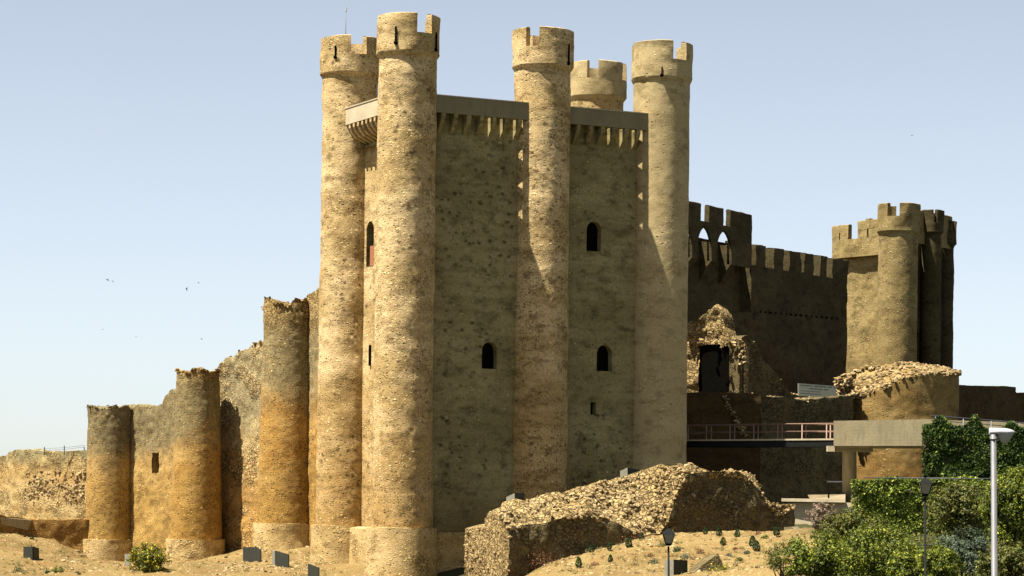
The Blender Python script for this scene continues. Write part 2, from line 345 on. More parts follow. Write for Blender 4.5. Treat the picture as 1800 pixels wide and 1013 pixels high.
# crenellated shell along a path
def crenel(mb, outer, inner, nrm, z0, zl, zh, flags, amp, closed=False, dz=.14, zin=None, seed=1, merlons=None, mergeon=True):
    outer = np.asarray(outer, float); inner = np.asarray(inner, float); nrm = np.asarray(nrm, float); n = len(outer)
    def g3(xy, zs, sgn, a):
        P = np.zeros((len(xy), len(zs), 3)); P[:, :, :2] = xy[:, None, :]; P[:, :, 2] = zs[None, :]
        d = fbm(P, 1.1, 4, seed)*a
        P[:, :, :2] += nrm_sel[:, None, :]*d[..., None]*sgn
        return P
    nrm_sel = nrm
    zs = np.linspace(z0, zl, max(2, int((zl-z0)/dz)))
    Gl = g3(outer, zs, 1, amp); mb.grid(Gl, closed)
    zi = zin if zin is not None else zl-.9
    Gi = g3(inner, np.linspace(zi, zl, 4), 1, amp*.5); mb.grid(Gi, closed, flip=True)
    segs = n if closed else n-1
    i = 0
    # low caps
    for k in range(segs):
        j = (k+1) % n
        if not flags[k]: mb.quad(Gl[k, -1], Gl[j, -1], Gi[j, -1], Gi[k, -1])
    # merlon runs
    runs = []; k = 0
    order = list(range(segs))
    if closed and flags[0] and flags[-1]:
        st = next((q for q in range(segs) if not flags[q]), 0); order = order[st:]+order[:st]
    cur = []
    for k in order:
        if flags[k]: cur.append(k)
        elif cur: runs.append(cur); cur = []
    if cur: runs.append(cur)
    for r_ in runs:
        idx = r_+[(r_[-1]+1) % n]
        zt = zh(idx) if callable(zh) else zh
        nrm_sel = nrm[idx]
        zz = np.linspace(zl, zt, max(2, int((zt-zl)/dz)+1))
        A = g3(outer[idx], zz, 1, amp); B = g3(inner[idx], zz, 1, amp*.5)
        tn = vnoise(A[:, -1], 1.7, 5)*.5*amp; A[:, -1, 2] += tn-.03; B[:, -1, 2] += tn
        m_ = mb
        if merlons is not None: m_ = MB(); merlons.append(m_)
        m_.grid(A); m_.grid(B, flip=True)
        m_.grid(np.stack([A[:, -1], (A[:, -1]+B[:, -1])/2+np.array([0, 0, .05]), B[:, -1]], 1), smooth=False)
        for e in (0, -1): m_.grid(np.stack([A[e], (A[e]+B[e])/2, B[e]], 0), smooth=False)
        nrm_sel = nrm

def ring(cx, cy, r, n=96, rot=0):
    a = np.arange(n)/n*2*math.pi+rot
    nn = np.stack([np.sin(a), -np.cos(a)], 1)     # angle 0 faces the camera, grows to the right
    return np.array([cx, cy])+nn*r, nn, a
def shaft(mb, cx, cy, prof, amp=.05, n=96, dz=.13, seed=1, cap=False):
    """prof: list of (z, r); revolved, roughened"""
    zs = np.arange(prof[0][0], prof[-1][0]+dz*.5, dz); rs = np.interp(zs, [p[0] for p in prof], [p[1] for p in prof])
    _, nn, a = ring(0, 0, 1, n)
    P = np.zeros((n, len(zs), 3)); P[:, :, 0] = cx+nn[:, 0:1]*rs; P[:, :, 1] = cy+nn[:, 1:2]*rs; P[:, :, 2] = zs
    d = fbm(P, .7, 3, seed)*amp + vnoise(P*np.array([1, 1, 1.4]), 5.2, seed+3)*amp*.3
    P[:, :, 0] += nn[:, 0:1]*d; P[:, :, 1] += nn[:, 1:2]*d
    mb.grid(P, True)
    if cap:
        T = P[:, -1]; c = T.mean(0); Q = np.stack([T, (T*.6+c*.4)+fbm(T, 1.5, 2)[:, None]*np.array([0, 0, .08]), np.repeat(c[None], n, 0)], 1); mb.grid(Q, True)
    return P

# ================================================================ GROUND
ctrl = [(0, 940, 178), (75, 934, 184), (105, 938, 184), (165, 1000, 181.5), (215, 1004, 181), (245, 992, 180), (0, 975, 160), (60, 992, 158), (140, 985, 173), (150, 1003, 177), (230, 1003, 175), (300, 992, 171), (390, 985, 170),
        (450, 990, 160), (550, 992, 158), (560, 1016, 152), (640, 1035, 150), (770, 1050, 148), (0, 1035, 142), (300, 1042, 142), (560, 1060, 138), (830, 1045, 142), (890, 1035, 139),
        (900, 1020, 138.5), (960, 990, 141), (1060, 964, 143), (1170, 936, 144.2), (1250, 944, 146), (1340, 948, 148), (1375, 955, 149),
        (1000, 1030, 127), (1200, 1030, 122), (1330, 1010, 122), (1400, 1030, 112), (1550, 1000, 118), (1780, 1000, 118), (1800, 1040, 98), (1560, 950, 130), (1780, 945, 130), (1450, 925, 146)]
CP = np.array([W(*c) for c in ctrl])
CP = np.vstack([CP, [[-30, 195, -2.6], [-45, 205, -2.6], [-12, 175, -2.0], [0, 170, -2.0], [15, 160, -1.5], [25, 160, -1], [35, 190, 0], [10, 190, 0], [-40, 150, -4.2], [-50, 120, -6],
                     [0, 100, -7], [-25, 100, -7], [25, 90, -5.5], [0, 60, -5], [40, 130, -3.5], [60, 160, -3], [0, 0, -2], [-60, 180, -4]]])
def _rbf():
    A = CP[:, :2]; D = np.linalg.norm(A[:, None]-A[None], axis=2); n = len(A)
    K = np.zeros((n+3, n+3)); K[:n, :n] = -D-np.eye(n)*.05; K[:n, n] = 1; K[:n, n+1:] = A; K[n, :n] = 1; K[n+1:, :n] = A.T
    return np.linalg.solve(K, np.concatenate([CP[:, 2], np.zeros(3)]))
RW = _rbf()
def ground_z(x, y, fine=True):
    x = np.asarray(x, float); y = np.asarray(y, float); sh_ = x.shape; q = np.stack([x.ravel(), y.ravel()], 1)
    D = np.linalg.norm(q[:, None]-CP[None, :, :2], axis=2); z = -D@RW[:len(CP)]+RW[len(CP)]+q@RW[len(CP)+1:]
    z = np.clip(z, -8, .6)
    d = np.maximum(np.abs(q[:, 0])-50, 0)+np.maximum(q[:, 1]-205, 0)+np.maximum(-q[:, 1], 0)
    f = np.clip(d/60, 0, 1); z = z*(1-f)+(-7)*f
    if fine:
        P = np.stack([q[:, 0], q[:, 1], z*0], 1); z = z+fbm(P, .35, 3, 9)*.10*(1-f)+fbm(P, 1.6, 3, 19)*.11*(1-f)
    return z.reshape(sh_)
def gz(x, y): return float(ground_z(np.array([x]), np.array([y]))[0])
xs = np.concatenate([-np.geomspace(4000, 52, 26), np.arange(-50, 50.1, .33), np.geomspace(52, 4000, 26)])
ys = np.concatenate([-np.geomspace(4000, 5, 20), np.arange(0, 100, 4.), np.arange(100, 186, .33), np.geomspace(187, 5000, 40)])
XX, YY = np.meshgrid(xs, ys, indexing='ij')
ZZ = np.vstack([ground_z(XX[i:i+40], YY[i:i+40]) for i in range(0, len(xs), 40)])
g = MB(); g.grid(np.stack([XX, YY, ZZ], 2))
kind(g.build('ground', 'dirt'), 'structure')

# ================================================================ KEEP
YB = 153.0
Bc = W(718, 25, YB)[:2]
Ac = Bc+LV*8.4; Cc = Bc+U*8.9; Dc = Bc+U*17.15; Ec = Dc+LV*8.0; Gc = Ac+U*17.15
Ec = Gc*.0+Dc+LV*8.2
keep = thing('castle_keep', 'tall sunlit stone keep with round battlemented turrets at its corners', 'castle keep', (float(Bc[0]), float(Bc[1]), -5))
ZB = -9.0
def loop_slit(parent, cx, cy, r, phi, z, h, wdt, base=True, cross=False):
    a = math.radians(phi); n_ = np.array([math.sin(a), -math.cos(a), 0]); t_ = np.array([math.cos(a), math.sin(a), 0]); c = np.array([cx, cy, z])+n_*(r-.10)
    m_ = MB(); m_.box(c, (wdt/2, .15, h/2), t_, n_)  # near-black box stands for the shade in the slit
    if base:
        m_.tube([c-np.array([0, 0, h/2])-n_*.15, c-np.array([0, 0, h/2])+n_*.152], .11, 10)
    if cross: m_.box(c+np.array([0, 0, h/2]), (wdt*2, .148, .04), t_, n_)
    return m_.build('arrow_slit', 'opening_shade', parent)
def turret(cxy, zt, r0, r1, gaps, m, mc, seed, slits=(), crown_h=2.2, plinth=True, collar_slope=.25):
    cx, cy = cxy; zc = zt-crown_h
    s_ = MB()
    prof = [(ZB, r0+.13), (-2, r0+.09), (6, r0+.03), (14, r0), (zc-.25, r0-.02), (zc-.1, r0-.02)]
    shaft(s_, cx, cy, prof, .03 if m == 'restored' else .048, 100, .13, seed)
    t_ = s_.build('corner_turret', m, keep)
    c = MB(); n = 96
    # collar lip
    _, nn, a = ring(0, 0, 1, n)
    pr = [(zc-.3, r0-.08), (zc-.18, r0+.02), (zc-.02, r1-.01), (zc+.04, r1)]
    P = np.array([[[cx+nn[i, 0]*r, cy+nn[i, 1]*r, z] for z, r in pr] for i in range(n)]); c.grid(P, True)
    deg = (np.degrees(a)+180) % 360-180
    fl = []
    for k in range(n):
        d = deg[k]+180/n; on = True
        for g0, g1 in gaps:
            if g0 <= d <= g1 or g0 <= d-360 <= g1 or g0 <= d+360 <= g1: on = False
        fl.append(on)
    crenel(c, ring(cx, cy, r1, n)[0], ring(cx, cy, r1-.42, n)[0], nn, zc+.04, zt-1.12, zt, fl, .045, True, seed=seed+5, zin=zc+.1)
    # terrace floor
    fz = zc+.15; R_, _, _ = ring(cx, cy, r1-.3, 32); c.add([(x, y, fz) for x, y in R_], [tuple(range(32))])
    cr = c.build('crown', mc, t_)
    for (phi, dz_, h, wd) in slits: loop_slit(t_, cx, cy, r1+.03, phi, zt-dz_, h, wd)
    return t_, s_
def g3(c, wd=30): return [(c-wd/2+120*k, c+wd/2+120*k) for k in range(-1, 3)]
ztop = 27.76
tB, _ = turret(Bc, ztop+.05, 1.72, 1.86, g3(32), 'keep', 'keep', 11, [(-20, 1.3, .95, .08), (62, 1.5, 1.0, .08)])
tA, _ = turret(Ac, ztop, 1.72, 1.87, g3(20), 'keep', 'keep', 22, [(-26, 1.0, .7, .08)])
tC, _ = turret(Cc, ztop+.05, 1.70, 1.84, g3(-20, 26), 'keep', 'keep', 33, [(55, 1.5, 1.1, .08)])
tD, _ = turret(Dc, ztop, 1.76, 1.87, g3(33), 'restored', 'restored', 44, [(-3, 1.9, .5, .07)])
tE, _ = turret(Ec, ztop-.05, 1.72, 1.87, [(-21, 0), (56, 78), (130, 155), (-100, -78)], 'keep', 'restored', 55, [])
tG, _ = turret(Ac+(Cc-Bc), ztop, 1.5, 1.6, g3(20), 'keep', 'keep', 66, []) if False else (None, None)
# walls between turrets. local frame: origin, along-vector, outward normal
QW, QP = .22, .92     # wall plane and parapet plane outward of the turret centre line
ZPB = 22.30; ZPT = 23.28
def openings_grid(o, al, nr, L_, z0, z1, opens, m, name='wall', amp=.03, dz=.12, seed=3):
    """wall face as a fine grid with real arched openings cut in and deep jambs"""
    us = np.arange(0, L_+dz*.5, dz); zs = np.arange(z0, z1+dz*.5, dz)
    Ug, Zg = np.meshgrid(us, zs, indexing='ij')
    mask = np.ones((len(us)-1, len(zs)-1), bool)
    cu = (Ug[:-1, :-1]+Ug[1:, 1:])/2; cz = (Zg[:-1, :-1]+Zg[1:, 1:])/2
    Us, Zs = Ug.copy(), Zg.copy()
    flat = np.ones_like(Ug)
    for (u, zb, w_, h, arch) in opens:
        hw = w_/2; zs0 = zb+h-hw if arch else zb+h
        def inside(a_, b_):
            r_ = (np.abs(a_-u) < hw) & (b_ > zb) & (b_ < zs0)
            if arch: r_ = r_ | ((b_ >= zs0) & ((a_-u)**2+(b_-zs0)**2 < hw*hw))
            return r_
        ins = inside(cu, cz); mask &= ~ins
        # snap boundary vertices to the outline
        touch_in = np.zeros_like(Ug, bool); touch_out = np.zeros_like(Ug, bool)
        for di in (0, 1):
            for dj in (0, 1):
                touch_in[di:di+ins.shape[0], dj:dj+ins.shape[1]] |= ins
                touch_out[di:di+ins.shape[0], dj:dj+ins.shape[1]] |= ~ins
        bd = touch_in & touch_out
        for i, k in zip(*np.where(bd)):
            a_, b_ = Ug[i, k], Zg[i, k]
            if arch and b_ > zs0:
                d = math.hypot(a_-u, b_-zs0)+1e-9; Us[i, k] = u+(a_-u)/d*hw; Zs[i, k] = zs0+(b_-zs0)/d*hw
            else:
                if abs(abs(a_-u)-hw) < dz*.8: Us[i, k] = u+math.copysign(hw, a_-u)
                if abs(b_-zb) < dz*.8: Zs[i, k] = zb
                if not arch and abs(b_-zs0) < dz*.8: Zs[i, k] = zs0
        dist = np.maximum(np.abs(Ug-u)-hw, np.maximum(zb-Zg, Zg-(zb+h))); flat = np.minimum(flat, np.clip(dist/.5, .15, 1))
    P = np.zeros((*Ug.shape, 3)); P[..., :2] = np.array(o)+Us[..., None]*al; P[..., 2] = Zs
    d = (fbm(P, .5, 2, seed)*amp)*flat
    P[..., :2] += d[..., None]*nr
    mb = MB(); mb.grid(P, mask=mask)
    return mb
def window(parent, o, al, nr, u, zb, w_, h, arch, depth=.85, name='window'):
    hw = w_/2+.012; zs0 = zb+h-hw if arch else zb+h; pts = [(u-hw, zb-.012), (u-hw, zs0)]
    if arch: pts += [(u-hw*math.cos(a), zs0+hw*math.sin(a)) for a in np.linspace(.2, math.pi-.2, 9)]
    pts += [(u+hw, zs0), (u+hw, zb-.012)]
    f = lambda q: [[*(np.array(o)+a*al+nr*q), z] for a, z in pts]
    Fp, Bp = f(.015), f(-depth); m_ = MB(); n = len(pts)
    m_.add(np.array(Fp+Bp), [(i, (i+1) % n, n+(i+1) % n, n+i) for i in range(n)])
    o1 = m_.build(name, 'keepface_shade' if name == 'window' else 'curtain', parent)
    k = MB(); k.add(np.array(f(-depth*.55)), [tuple(range(n))]); k.build('shade_panel', 'opening_shade', o1)  # flat near-black sheet paints the shade inside the opening
    return o1
def uz_on(o, al, px, py):
    # intersect pixel ray with the vertical plane through o along al
    dx = Xat(px, py, 1.0); # X = dx*Y
    # o + u*al = (dx*Y, Y)
    u = (dx*o[1]-o[0])/(al[0]-dx*al[1]); Y = o[1]+u*al[1]; return u, Zat(px, py, Y)
def face(c0, c1, al, nr, opens_px, m, seed, corb=None, QW=.22, pm='parapet', floor=False):
    Lt = float(np.linalg.norm(c1-c0)); o = c0+nr*QW
    ops = []
    for (px0, px1, yb, yt, arch) in opens_px:
        u0, zb = uz_on(o, al, px0, yb); u1, _ = uz_on(o, al, px1, yb); _, zt = uz_on(o, al, px0, yt)
        ops.append(((u0+u1)/2, zb, abs(u1-u0), zt-zb, arch))
    mb = openings_grid(o, al, nr, Lt, ZB, ZPB+.3, ops, m, seed=seed)
    # plinth step
    wl = mb.build('wall', m, keep)
    for (u, zb, w_, h, arch) in ops: window(keep, o, al, nr, u, zb, w_, h, arch)
    # parapet: slab of smooth restored concrete
    p = MB()
    pa = np.array([*(c0+nr*(QP-.16)+al*Lt/2), (ZPB+ZPT)/2]); p.box(pa, (Lt/2, .16, (ZPT-ZPB)/2), (*al, 0), (*nr, 0))
    pp = p.build('parapet', pm, keep)
    cp = MB(); cp.box(pa+np.array([0, 0, (ZPT-ZPB)/2+.03]), (Lt/2, .20, .03), (*al, 0), (*nr, 0)); cp.build('coping', 'pale', pp)
    if floor:
        k = MB(); k.box(np.array([*(c0+nr*((QW-.1+QP-.04)/2)+al*Lt/2), ZPB+.08]), (Lt/2, (QP-.04-QW+.1)/2, .075), (*al, 0), (*nr, 0)); k.build('gallery_floor', pm, keep)
    # corbels with open machicolation between
    for u in corb:
        q = MB(); t0 = .27/2*random.uniform(.85, 1.12); u = u+random.uniform(-.04, .04)
        prof = [(QW-.1, ZPB-.002), (QP-.02, ZPB-.002), (QP-.02, ZPB-.26), (QP-.14, ZPB-.52), (QP-.40, ZPB-.82), (QW-.02, ZPB-1.2), (QW-.1, ZPB-1.2)]
        poly = [[*(c0+al*(u-t0)+nr*a_), z] for a_, z in prof]; q.prism(poly, [*(al*t0*2), 0])
        q.build('corbel', m, keep)
    return o, ops
def corbs(L_, a=1.9, sp=.83):
    n = int((L_-2*a)/sp)+1; s0 = (L_-(n-1)*sp)/2
    return [s0+sp*k for k in range(n)]
LBC = 8.9; LCD = 8.25
oBC, _ = face(Bc, Cc, U, N, [(847, 873, 648, 601, True)], 'keepface_shade', 3, corb=corbs(LBC))
oCD, _ = face(Cc, Dc, U, N, [(1031, 1056, 441, 389, True), (1049, 1075, 652, 606, True), (1038, 1047, 729, 707, False)], 'keepface_shade', 5, corb=corbs(LCD))
# short sunlit face: origin at B going away to A
oBA, opsBA = face(Bc, Ac, LV, L, [(656.5, 644, 467, 388, True)], 'keep', 7, corb=corbs(8.4, sp=.62), QW=-.30, pm='pale', floor=True)  # paler parapet concrete here paints in the sun on this face
# hidden faces
face(Dc, Ec, LV, U, [], 'keepface_shade', 8, corb=corbs(8.2))
face(Ac, Ec, (Ec-Ac)/np.linalg.norm(Ec-Ac), -N, [], 'keepface_shade', 9, corb=corbs(17))
# red shutter in the lancet
u, zb, w_, h, _a = opsBA[0]
k = MB(); k.box(np.array([*(oBA+LV*(u-.22)+L*(-.08)), zb+.62]), (w_*.30, .04, .6), (*LV, 0), (*L, 0)); k.build('shutter', 'shutter', keep)
k = MB(); uu, zz = uz_on(oBA, LV, 651.5, 625); k.box(np.array([*(oBA+LV*uu), zz]), (.09, .1, .62), (*LV, 0), (*L, 0)); k.build('arrow_slit', 'opening_shade', keep)  # slit shade painted as a near-black box
# roof terrace set well below the parapet
rf = MB(); Q = lambda c, a_, b_: (c+a_*.2*0)
rf.add([[*Bc, 20.9], [*Dc, 20.9], [*Ec, 20.9], [*Ac, 20.9]], [(0, 1, 2, 3)]); rf.build('roof_terrace', 'parapet', keep)
# plinth: battered base ledge
pm = MB()
for c in (Bc, Ac):
    P = shaft(pm, c[0], c[1], [(ZB, 2.22), (-2.05, 2.06)], .03, 90, .14, 77, cap=True)
def slab(mb, c0, c1, al, nr, q0, z1, amp=.03, seed=4):
    us = np.arange(0, np.linalg.norm(c1-c0)+.05, .14); zs = np.arange(ZB, z1+.05, .14); Ug, Zg = np.meshgrid(us, zs, indexing='ij')
    P = np.zeros((*Ug.shape, 3)); P[..., :2] = np.array(c0)+Ug[..., None]*al+nr*q0; P[..., 2] = Zg; P[..., :2] += (fbm(P, .9, 3, seed)*amp)[..., None]*nr
    mb.grid(P); T = P[:, -1]; B_ = T.copy(); B_[:, :2] -= nr*.6; B_[:, 2] += .1; mb.grid(np.stack([T, B_], 1), smooth=False)
slab(pm, Bc, Ac, LV, L, .55, -2.05); slab(pm, Bc, Dc, U, N, .45, -2.3)
pm.build('plinth', 'plinth', keep)
# lightning rod on the rear-left turret
lr = MB(); p0 = W(607, 75, Ac[1]+.3); p1 = W(608.5, 10, Ac[1]+.3); lr.tube([p0-np.array([0, 0, 1.2]), p0, p1], [.035, .03, .015], 6); lr.tube([p1-np.array([0, 0, .35]), p1-np.array([0, 0, .15])], .06, 6)
lr.build('lightning_rod', 'steel', keep)

# ================================================================ CURTAIN WALL, LEFT
def ctower(label, px_top, px_bot, y_top, rt, rb, Y, m, seed, y_plinth, rp, y_base=1010, jag=.35):
    c = W((px_top+px_bot)/2, (y_top+y_plinth)/2, Y)[:2]; zt = Zat(px_top, y_top, Y-rt*0); zp = Zat(px_bot, y_plinth, Y-rp)
    t_ = thing('round_tower', label, 'castle tower', (float(c[0]), float(c[1]), zp-3), 'round towers of the ruined curtain wall')
    s_ = MB(); n = 110; dz = .10
    zs = np.arange(zp-.5, zt+.01, dz); rs = np.interp(zs, [zp, zp+(zt-zp)*.4, zt], [rb, (rb*.6+rt*.4), rt]); _, nn, a = ring(0, 0, 1, n)
    P = np.zeros((n, len(zs), 3)); P[:, :, 0] = c[0]+nn[:, 0:1]*rs; P[:, :, 1] = c[1]+nn[:, 1:2]*rs; P[:, :, 2] = zs
    lt = vnoise(np.stack([nn[:, 0]*3, nn[:, 1]*3, nn[:, 0]*0+seed], 1), 1., seed)*jag
    f = np.clip((zs-(zt-1.5))/1.5, 0, 1); P[:, :, 2] += lt[:, None]*f[None]
    rough = .035+.05*np.clip((zs-(zt-3))/2, 0, 1)
    d = fbm(P, .9, 3, seed)*rough*.7+vnoise(P, 5.0, seed+2)*rough*.35
    P[:, :, 0] += nn[:, 0:1]*d; P[:, :, 1] += nn[:, 1:2]*d
    s_.grid(P, True); T = P[:, -1]; cc = T.mean(0); s_.grid(np.stack([T, T*.5+cc*.5, np.repeat(cc[None], n, 0)], 1), True)
    rocks(s_, [T[i]*(.98)+cc*.02+RNG.normal(0, .05, 3) for i in range(0, n, 2)], .08, .2)
    s_.build('tower_body', m, t_)
    pm_ = MB(); shaft(pm_, c[0], c[1], [(zp-5, rp+.1), (zp, rp)], .06, 80, .14, seed+9, cap=True)
    Pp = ring(c[0], c[1], rp-.1, 40)[0]; rocks(pm_, [(x, y, zp+.02) for x, y in Pp[::2]], .06, .15)
    pm_.build('plinth', 'plinth', t_)
    return c
T3 = ctower('tallest ruined round tower of the curtain wall, beside the keep', 507, 507, 533, 1.65, 1.93, 169, 'curtainT3', 5, 922, 2.15, jag=.45)
T2 = ctower('middle ruined round tower of the curtain wall with stony rim', 349, 344, 652, 1.45, 1.72, 175, 'curtainT2', 6, 950, 1.95)
T1 = ctower('shortest ruined round tower at the left end of the wall', 194, 193, 716, 1.60, 1.68, 184, 'curtain', 8, 950, 1.95, jag=.2)

def rwall(label, pts, thick, m, name='stone_wall', cat='wall', zbot=-6, amp=.08, jag=.18, rk=(.08, .22), seed=1, opens=(), kindly=None, step=.15, rocks_on=True, nrocks=2.2, mtop=None, end_caps=True, group=None):
    """ruined wall along (px, ytop, Y) points"""
    Q = []; 
    for (px, yt, Y) in pts: Q.append(W(px, yt, Y))
    Q = np.array(Q); seg = np.linalg.norm(np.diff(Q[:, :2], axis=0), axis=1); cum = np.concatenate([[0], np.cumsum(seg)])
    us = np.arange(0, cum[-1]+1e-6, step); us[-1] = cum[-1]
    X = np.interp(us, cum, Q[:, 0]); Yv = np.interp(us, cum, Q[:, 1]); Zt = np.interp(us, cum, Q[:, 2])
    tx = np.gradient(X, us); ty = np.gradient(Yv, us); l_ = np.hypot(tx, ty); nx, ny = ty/l_, -tx/l_     # right-hand normal: towards the camera when going right
    nrm = np.stack([nx, ny], 1)
    Zt = Zt+fbm(np.stack([us*1.0, us*0, us*0+seed*7.3], 1), 1.3, 3, seed)*jag
    nz = max(3, int((Zt.max()-zbot)/step)); v = np.linspace(0, 1, nz)
    zbase = min(zbot, Zt.min()-1)
    # rows from the top down with constant step so the texture of relief is even
    G = np.zeros((len(us), nz, 3)); G[:, :, 0] = X[:, None]; G[:, :, 1] = Yv[:, None]; G[:, :, 2] = zbase+(Zt[:, None]-zbase)*v[None]
    mask = np.ones((len(us)-1, nz-1), bool)
    d = fbm(G, .8, 4, seed)*amp+vnoise(G, 3.0, seed+4)*amp*.6
    Gf = G.copy(); Gf[:, :, :2] += d[..., None]*nrm[:, None]
    for (p0, p1, yt, yb, Yo) in opens:
        a0, a1 = W(p0, yb, Yo), W(p1, yt, Yo)
        sel = (G[:-1, :-1, 0] > a0[0]) & (G[:-1, :-1, 0] < a1[0]) & (G[:-1, :-1, 2] > a0[2]) & (G[:-1, :-1, 2] < a1[2]); mask &= ~sel
    root = thing(name, label, cat, (float(X.mean()), float(Yv.mean()), float(zbot)), group)
    mb = MB(); mb.grid(Gf, mask=mask)
    B_ = Gf[:, -1].copy(); B_[:, :2] -= nrm*thick; B_[:, 2] += vnoise(B_, 1.5, seed)*jag*.6
    mid = (Gf[:, -1]+B_)/2; mid[:, 2] += np.abs(vnoise(mid, 1.8, seed+1))*jag
    mb.grid(np.stack([Gf[:, -1], mid, B_], 1))
    Bb = B_.copy(); Bb[:, 2] = zbase; mb.grid(np.stack([B_, Bb], 1))
    if end_caps:
        for e in (0, -1):
            c = Gf[e].copy(); c2 = c.copy(); c2[:, :2] -= nrm[e]*thick; c2[:, 2] = np.linspace(zbase, B_[e, 2], nz); cm = (c+c2)/2
            mb.grid(np.stack([c, cm, c2], 0), flip=(e == 0))
    mb.build('wall_body', m, root)
    if rocks_on:
        r_ = MB(); k_ = int(cum[-1]*nrocks*3); pts_ = []
        for _ in range(k_):
            i = random.randrange(len(us)); t_ = random.random()
            pts_.append(Gf[i, -1]*(1-t_)+B_[i]*t_+RNG.normal(0, .04, 3))
        rocks(r_, pts_, *rk); r_.build('loose_stones', mtop or 'rock', root)['kind'] = 'stuff'
    for (p0, p1, yt, yb, Yo) in opens:
        a0, a1 = W(p0, yb, Yo), W(p1, yt, Yo); i = int(np.argmin(abs(G[:, 0, 0]-(a0[0]+a1[0])/2))); n_ = nrm[i]; t3 = np.array([-n_[1], n_[0]])
        k = MB(); cc = np.array([G[i, 0, 0], G[i, 0, 1], (a0[2]+a1[2])/2]); hw = (a1[0]-a0[0])/2/abs(t3[0])+.12; hh = (a1[2]-a0[2])/2+.12
        cc[:2] -= n_*.35
        for q in ((-hw, 0), (hw, 0)): k.box(cc+np.array([*(t3*q[0]), 0]), (.05, .32, hh), (*t3, 0), (*n_, 0))
        for q in (-hh, hh): k.box(cc+np.array([0, 0, q]), (hw, .32, .05), (*t3, 0), (*n_, 0))
        o1 = k.build('window' if hh < 1.2 else 'doorway', m, root); k = MB(); cc[:2] -= n_*(.2 if hh < 1.2 else -.12); k.box(cc, (hw-.06, .02, hh-.06), (*t3, 0), (*n_, 0)); k.build('shade_panel', 'opening_shade', o1)  # near-black panel stands for shade behind the opening
    return root
# wall between towers (set back from the towers' fronts)
def back(c, d): return d
rwall('short ruined wall with small rectangular window between two round towers', [(215, 712, 184.5), (262, 716, 181.5), (287, 712, 180), (292, 694, 179.7), (300, 690, 179), (330, 690, 177)], 1.3, 'curtain', name='curtain_wall', zbot=-7, seed=11,
      opens=[(266.5, 281, 799, 833, 180.8)], nrocks=1.2, rk=(.06, .16))
rwall('stony broken curtain wall rising between the middle and tallest round towers', [(350, 660, 178.6), (372, 657, 177.6), (387, 646, 176.9), (400, 626, 176.2), (425, 617, 175), (447, 606, 173.8), (475, 598, 172.4)], 1.4, 'wallrub', name='curtain_wall', zbot=-7, seed=12, rk=(.1, .24))
rwall('high ruined wall stub wedged between the tallest tower and the keep', [(515, 534, 170), (531, 531, 169), (540, 518, 168.2), (556, 508, 167), (580, 510, 165)], 1.2, 'curtainT3', name='curtain_wall', zbot=-7, seed=13, rk=(.06, .16), jag=.12)
rwall('long low outer wall of eroded pebbly masonry at the far left', [(-60, 822, 199), (-15, 812, 195), (5, 800, 193), (25, 792, 191), (60, 792, 189), (110, 795, 187), (175, 789, 185.5)], 1.5, 'outer', name='outer_wall', zbot=-6, seed=14, amp=.07, jag=.12, rk=(.05, .14), nrocks=.8)
# fallen-stone belts on the outer wall
k = MB(); pts_ = []
ow = bpy.data.objects['outer_wall']
for _ in range(520):
    px = random.uniform(45, 150); py = random.gauss(858, 13)
    if py > 885 or py < 826: continue
    Yv = np.interp(px, [5, 25, 60, 110, 175], [193, 191, 189, 187, 185.5]); pts_.append(W(px, py, Yv+.04))
rocks(k, pts_, .07, .2); k.build('exposed_stones', 'rock', ow)['kind'] = 'stuff'
# low retaining ledge at far left
rwall('low earth-banked retaining ledge under the outer wall', [(-40, 908, 180), (0, 906, 181), (50, 913, 182.5), (100, 914, 182.5), (165, 913, 183)], 3.2, 'bastion', name='retaining_ledge', zbot=-7, seed=15, jag=.05, nrocks=.4, mtop='rock')
k = MB()
poly = [W(-30, 907, 180.3), W(54, 914.5, 182.2), W(47, 932, 182.2), W(-30, 914, 180.3)]; k.prism(poly, (.1, .35, 0)); tag(k.build('concrete_slab', 'concrete', loc=tuple(poly[0])), 'sloping grey slab leaning on the ledge at the far left', 'slab')
# wire fence over outer wall
fr = thing('wire_fence', 'thin wire fence on top of the far left outer wall', 'fence', tuple(W(113, 795, 186.5)))
for px in (78, 113, 148):
    k = MB(); p = W(px, 800, 186.5); q = W(px, 783.5 if px == 113 else 786, 186.5); k.tube([p, q], .035, 6); k.build('fence_post', 'iron', fr)
k = MB()
for dy in (0, 3): k.tube([W(60, 793+dy, 186.5), W(78, 789+dy, 186.5), W(113, 787+dy, 186.5), W(150, 783+dy, 186.5)], .012, 5)
k.build('wire', 'steel', fr)

# ================================================================ BACK CASTLE (right)
# crenellated curtain wall seen in deep shade
def path_wall(P0, P1, step=.2):
    P0, P1 = np.array(P0), np.array(P1); n = int(np.linalg.norm(P1-P0)/step)+1; t_ = np.linspace(0, 1, n)[:, None]; P = P0+(P1-P0)*t_
    al = (P1-P0)/np.linalg.norm(P1-P0); nr = np.array([al[1], -al[0]]); return P, al, nr, n
P0 = W(1296, 430, 186)[:2]; P1 = W(1490, 460, 200)[:2]; Pc, al, nr, n = path_wall(P0, P1)
zt = Zat(1320, 427, 187.3); zl = zt-1.55
def px_of(p): return HX+p[0]/p[1]*F*1.0+ST*(zt/p[1]*F)
pxs = np.array([px_of(p) for p in Pc]); mer = [(1292, 1317), (1329, 1348), (1361, 1378), (1387, 1407.5), (1416, 1431), (1441, 1456), (1465, 1495)]
fl = [any(a_ <= (pxs[i]+pxs[i+1])/2 <= b_ for a_, b_ in mer) for i in range(n-1)]
cw = thing('crenellated_wall', 'long dark battlemented castle wall in shade behind the keep', 'castle wall', (float(P0[0]), float(P0[1]), 0))
